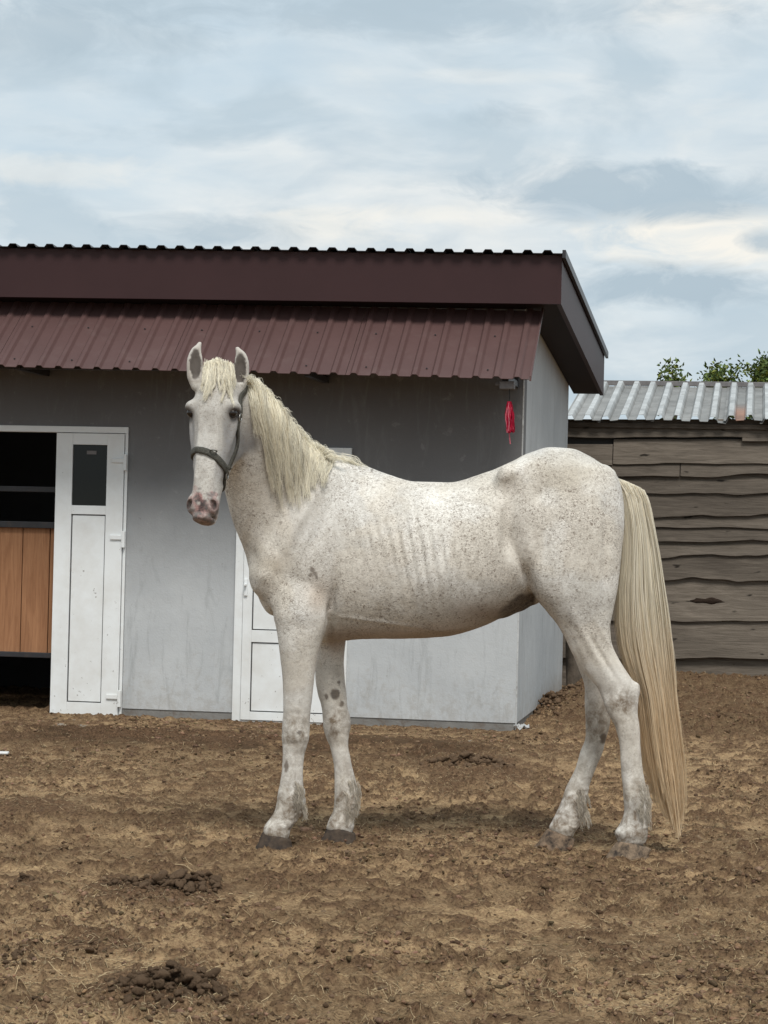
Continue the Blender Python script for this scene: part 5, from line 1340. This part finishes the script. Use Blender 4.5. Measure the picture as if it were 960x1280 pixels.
# short tufts along the crest and withers
guides = []
for i in range(70):
    t = rr.random() * 9; a = int(min(t, 8)); f_ = t - a; x0 = roots[a][0] * (1 - f_) + roots[a + 1][0] * f_; y0 = roots[a][1] * (1 - f_) + roots[a + 1][1] * f_
    L__ = rr.uniform(6, 15); guides.append([(x0 - 3, y0 + 4), (x0 + L__ * 0.3, y0 - 1.5), (x0 + L__ * 0.8, y0 + L__ * 0.35 + 2)])
for i in range(16):
    x0 = 412 + i * 2.4; guides.append([(x0 - 8, 569 + i * .35), (x0, 568 + i * 0.8), (x0 + 14, 574 + i * 0.9)])
guides += [[(420, 568), (445, 573), (454, 591)], [(425, 569), (446, 575), (452, 586)]]
obj('crest_tufts', strands_px('crest_tufts', guides, 7, 0.0065, M_=9, r0=0.0008, colf=cream, lift=0.003, clump=0.0, seed=12), M_HAIR, horse, kind='stuff')
# forelock
guides = []
for i in range(44):
    t = i / 43; x0 = 257 + 32 * t; side_ = -1 if t < 0.42 else 1; L__ = rr.uniform(0.5, 1.05) * (1.0 if 0.1 < t < 0.9 else 0.7)
    top = 449.5 + 3.0 * abs(t - 0.45) * 4 + rr.uniform(-1.5, 4)
    guides.append([(x0, top), (x0 + side_ * 2 + rr.uniform(-2, 2), top + 15 * L__), (x0 + side_ * rr.uniform(1, 8) * L__, top + 32 * L__), (x0 + side_ * rr.uniform(2, 13) * L__, top + 50 * L__)])
obj('forelock', strands_px('forelock', guides, 34, 0.0042, M_=14, r0=0.0010, colf=cream, lift=0.010, clump=0.75, seed=13, wav=1.2), M_HAIR, horse, kind='stuff')
# feathers at the fetlocks
guides = []
for (cx, cy, n_, dx_) in ((376, 992, 20, 1), (443, 990, 16, 1), (808, 996, 20, 1), (731, 1000, 16, 1)):
    for i in range(n_):
        y0 = cy + rr.uniform(-14, 24); x0 = cx + rr.uniform(-12, 4); guides.append([(x0, y0), (x0 + 3, y0 + 7), (x0 + rr.uniform(1, 5), y0 + rr.uniform(12, 20))])
def fcol(u, r, lc, p): return np.tile(np.array([0.62, 0.56, 0.47]) * (0.5 + 0.6 * r.random()), (len(u), 1))
obj('fetlock_hair', strands_px('fetlock_hair', guides, 13, 0.0055, M_=7, r0=0.0008, colf=fcol, lift=0.006, clump=0.3, seed=14), M_HAIR, horse, kind='stuff')
# tail
TLp = [(596, 764), (610, 770), (625, 774), (660, 778), (700, 776), (740, 772), (780, 772), (810, 776), (835, 783), (870, 795), (920, 800), (960, 806), (1000, 816), (1045, 836)]
TRp = [(596, 780), (601, 793), (608, 802), (625, 810), (660, 817), (700, 824), (740, 829), (780, 834), (830, 839), (870, 842), (920, 849), (960, 855), (1000, 858), (1045, 856)]
r = np.random.default_rng(21); Ps, Cs, Rs, NrT = [], [], [], []; M_ = 20
ncl = 420
for ci in range(ncl):
    s0 = (ci + r.random()) / ncl; s0 = 0.5 + (s0 - 0.5) * 1.0; dp = r.normal(0, 0.016); lc = r.normal(0, 0.05); ws = r.normal(0, 0.05)
    endy = 1054 - 70 * abs(s0 - 0.62) - 170 * r.random() ** 1.3
    for k_ in range(25):
        fly = r.random() < 0.08
        s_ = s0 + r.normal(0, 0.028); ey_ = endy - 40 * r.random() ** 2; y_r = 598 + 26 * max(0, s0 - 0.35) ** 1.3 + 60 * r.random() ** 3; yy = np.linspace(y_r, ey_, M_)
        u = (yy - 600) / 445
        sl = s_ + ws * np.sin(u * 3.4) * u + 0.022 * np.sin(u * 8 + ci * 1.7) * u + 0.016 * np.sin(u * 13 + r.random() * 6) * u + (r.normal(0, 0.09) * u ** 1.2 + 0.02 * np.sin(u * 17 + k_) if fly else 0)
        conv = np.clip(u * 1.0, 0, 1); sl = sl + (s0 - s_) * 0.6 * conv
        xl = np.interp(yy, [a for a, _ in TLp], [b for _, b in TLp]); xr = np.interp(yy, [a for a, _ in TRp], [b for _, b in TRp])
        xx = xl + (xr - xl) * sl
        fan = np.clip(u * 14, 0, 1); xx = 786 + (xx - 786) * (0.35 + 0.65 * fan) if False else xx
        de = -0.012 + dp * np.minimum(1, 0.3 + u * 2.5) - 0.028 * np.sin(np.clip(sl, 0, 1) * 3.14) * np.minimum(1, u * 5 + 0.4) + r.normal(0, 0.011)
        P_ = np.array([hp(a, b, c) for a, b, c in zip(xx, yy, de)])
        Ps.append(P_); Rs.append(0.0012 - 0.0008 * np.linspace(0, 1, M_)); an_ = (s_ - 0.5) * 2.4 + r.normal(0, 0.35); NrT.append((math.sin(an_), -math.cos(an_), 0.25 + r.normal(0, 0.15)))
        bb = np.clip(0.70 + 0.38 * r.random() + lc * 0.7, 0, 1.08)
        c0 = np.array([0.95, 0.895, 0.76]); c1 = np.array([0.86, 0.69, 0.47])
        cm = sstep(0.25, 0.75, u)[:, None]; c = (c0 * (1 - cm) + c1 * cm) * bb
        if r.random() < 0.05: c = c * np.array([0.6, 0.54, 0.48])
        Cs.append(c)
obj('tail', reroot(ribbons_mesh('tail', np.array(Ps), np.array(Rs), np.array(Cs), np.array(NrT))), M_HAIR, horse, kind='stuff')

# ---- halter, strap ribbons laid over the head
def surf_hit(l0, f0, d0, ang):
    """from the head axis go outward in the plane across the head"""
    f0 = float(np.interp(d0, dd, 0.5 * (tab[0] + tab[1]))) if math.sin(ang) < 0.2 else f0
    c = hl(0, f0, d0); dr = HL * math.cos(ang) + HF * math.sin(ang)
    h = bvh.ray_cast(Vector(c), Vector(dr)); return (np.array(h[0]), dr * 0.6 + 0.4 * np.array(h[1]) * (1 if np.dot(h[1], dr) > 0 else -1)) if h[0] is not None else (c, HF)
def ribbon(name, pts, nrms, width, th, parent):
    P = np.array(pts); Nn_ = np.array(nrms); m = len(P)
    for _ in range(3):
        P[1:-1] = 0.25 * P[:-2] + 0.5 * P[1:-1] + 0.25 * P[2:]; Nn_[1:-1] = 0.25 * Nn_[:-2] + 0.5 * Nn_[1:-1] + 0.25 * Nn_[2:]
    Nn_ /= np.linalg.norm(Nn_, axis=1)[:, None]; T = np.gradient(P, axis=0); T /= np.linalg.norm(T, axis=1)[:, None]
    S_ = np.cross(T, Nn_); S_ /= np.linalg.norm(S_, axis=1)[:, None]
    V, F = [], []
    prof = [(-1, 0), (-0.9, 1), (-0.35, 1.12), (0.35, 1.12), (0.9, 1), (1, 0), (0.9, -0.5), (-0.9, -0.5)]; k_ = len(prof)
    for i in range(m):
        for a, b in prof: V.append(P[i] + S_[i] * a * width / 2 + Nn_[i] * (0.003 + b * th))
    for i in range(m - 1):
        for j in range(k_): F.append((i * k_ + j, i * k_ + (j + 1) % k_, (i + 1) * k_ + (j + 1) % k_, (i + 1) * k_ + j))
    F.append(tuple(range(k_))); F.append(tuple(range((m - 1) * k_, m * k_)))
    me = mesh(name, np.array(V) - HO, F); bm = bmesh.new(); bm.from_mesh(me); bmesh.ops.recalc_face_normals(bm, faces=bm.faces); bm.to_mesh(me); bm.free()
    for p in me.polygons: p.use_smooth = True
    return obj(name, me, M_LEATHER, parent)
def strap_px(pp, n_=16):
    g = np.array(pp, float); s = np.r_[0, np.cumsum(np.linalg.norm(np.diff(g, axis=0), axis=1))]; t = np.linspace(0, s[-1], n_)
    out_ = []
    for a, b in zip(smooth_interp(t, s, g[:, 0]), smooth_interp(t, s, g[:, 1])):
        h = bvh.ray_cast(Vector(CO), Vector(ray(a, b)).normalized())
        if h[0] is not None: out_.append((np.array(h[0]), np.array(h[1])))
    return out_
def strap_head(seq, n_=14):
    """seq of (angle deg, d)"""
    g = np.array(seq, float); s = np.arange(len(g)); t = np.linspace(0, s[-1], n_)
    return [surf_hit(0, -0.09, smooth_interp(q, s, g[:, 1]), rad(float(smooth_interp(q, s, g[:, 0])))) for q in t]
# cheek strap on the near (picture right) side: behind the ear down to the ring
cheek = strap_head([(-6, .02), (4, .06), (12, .11), (15, .17), (13, .23), (9, .29), (5, .35), (-2, .415)], 30)
halter = ribbon('halter', [c[0] for c in cheek], [c[1] for c in cheek], 0.023, 0.0045, horse)
halter['label'] = 'worn grey webbing halter with steel rings'
cheek2 = strap_head([(186, .02), (176, .06), (168, .11), (165, .17), (167, .23), (171, .29), (178, .36)], 26)
ribbon('cheek_strap', [c[0] for c in cheek2], [c[1] for c in cheek2], 0.021, 0.0035, halter)
nose = strap_head([(-2, .415), (25, .405), (60, .375), (90, .352), (120, .345), (155, .352), (182, .362)], 34)
ribbon('noseband', [c[0] for c in nose], [c[1] for c in nose], 0.026, 0.0055, halter)
chin = strap_head([(-2, .418), (-25, .44), (-60, .46), (-90, .465), (-120, .455), (-160, .41), (-178, .365)], 30)
ribbon('chin_strap', [c[0] for c in chin], [c[1] for c in chin], 0.022, 0.005, halter)
throat = strap_head([(-24, .07), (-45, .10), (-70, .14)], 12)
crown = strap_px([(300, 500), (299, 488), (303, 479)], 6)
def torus(name, c, nvec, R, r_, parent, mat):
    V, F = [], []; nv = Vector(nvec).normalized(); q = nv.to_track_quat('Z', 'Y')
    for i in range(20):
        for j in range(8):
            a, b = i * math.tau / 20, j * math.tau / 8; V.append(np.array(c) + np.array(q @ Vector(((R + r_ * math.cos(b)) * math.cos(a), (R + r_ * math.cos(b)) * math.sin(a), r_ * math.sin(b)))) - HO)
    for i in range(20):
        for j in range(8): F.append((i * 8 + j, ((i + 1) % 20) * 8 + j, ((i + 1) % 20) * 8 + (j + 1) % 8, i * 8 + (j + 1) % 8))
    return obj(name, mesh(name, V, F, True), mat, parent)
for (p, n_) in (surf_hit(0, -.09, .418, rad(-2)), surf_hit(0, -.09, .365, rad(182))):
    torus('ring', p + n_ * 0.009, n_, 0.017, 0.0034, halter, M_STEEL)
for (d_n, an_n) in ((.352, 70), (.40, 20)):
    (p, n_) = surf_hit(0, -.09, d_n, rad(an_n)); torus('strap_keeper', p + n_ * 0.009, HD, 0.013, 0.0022, halter, M_LEATHER)
(p, n_) = surf_hit(0, -.09, .20, rad(15)); torus('buckle', p + n_ * 0.008, n_, 0.014, 0.003, halter, M_STEEL)
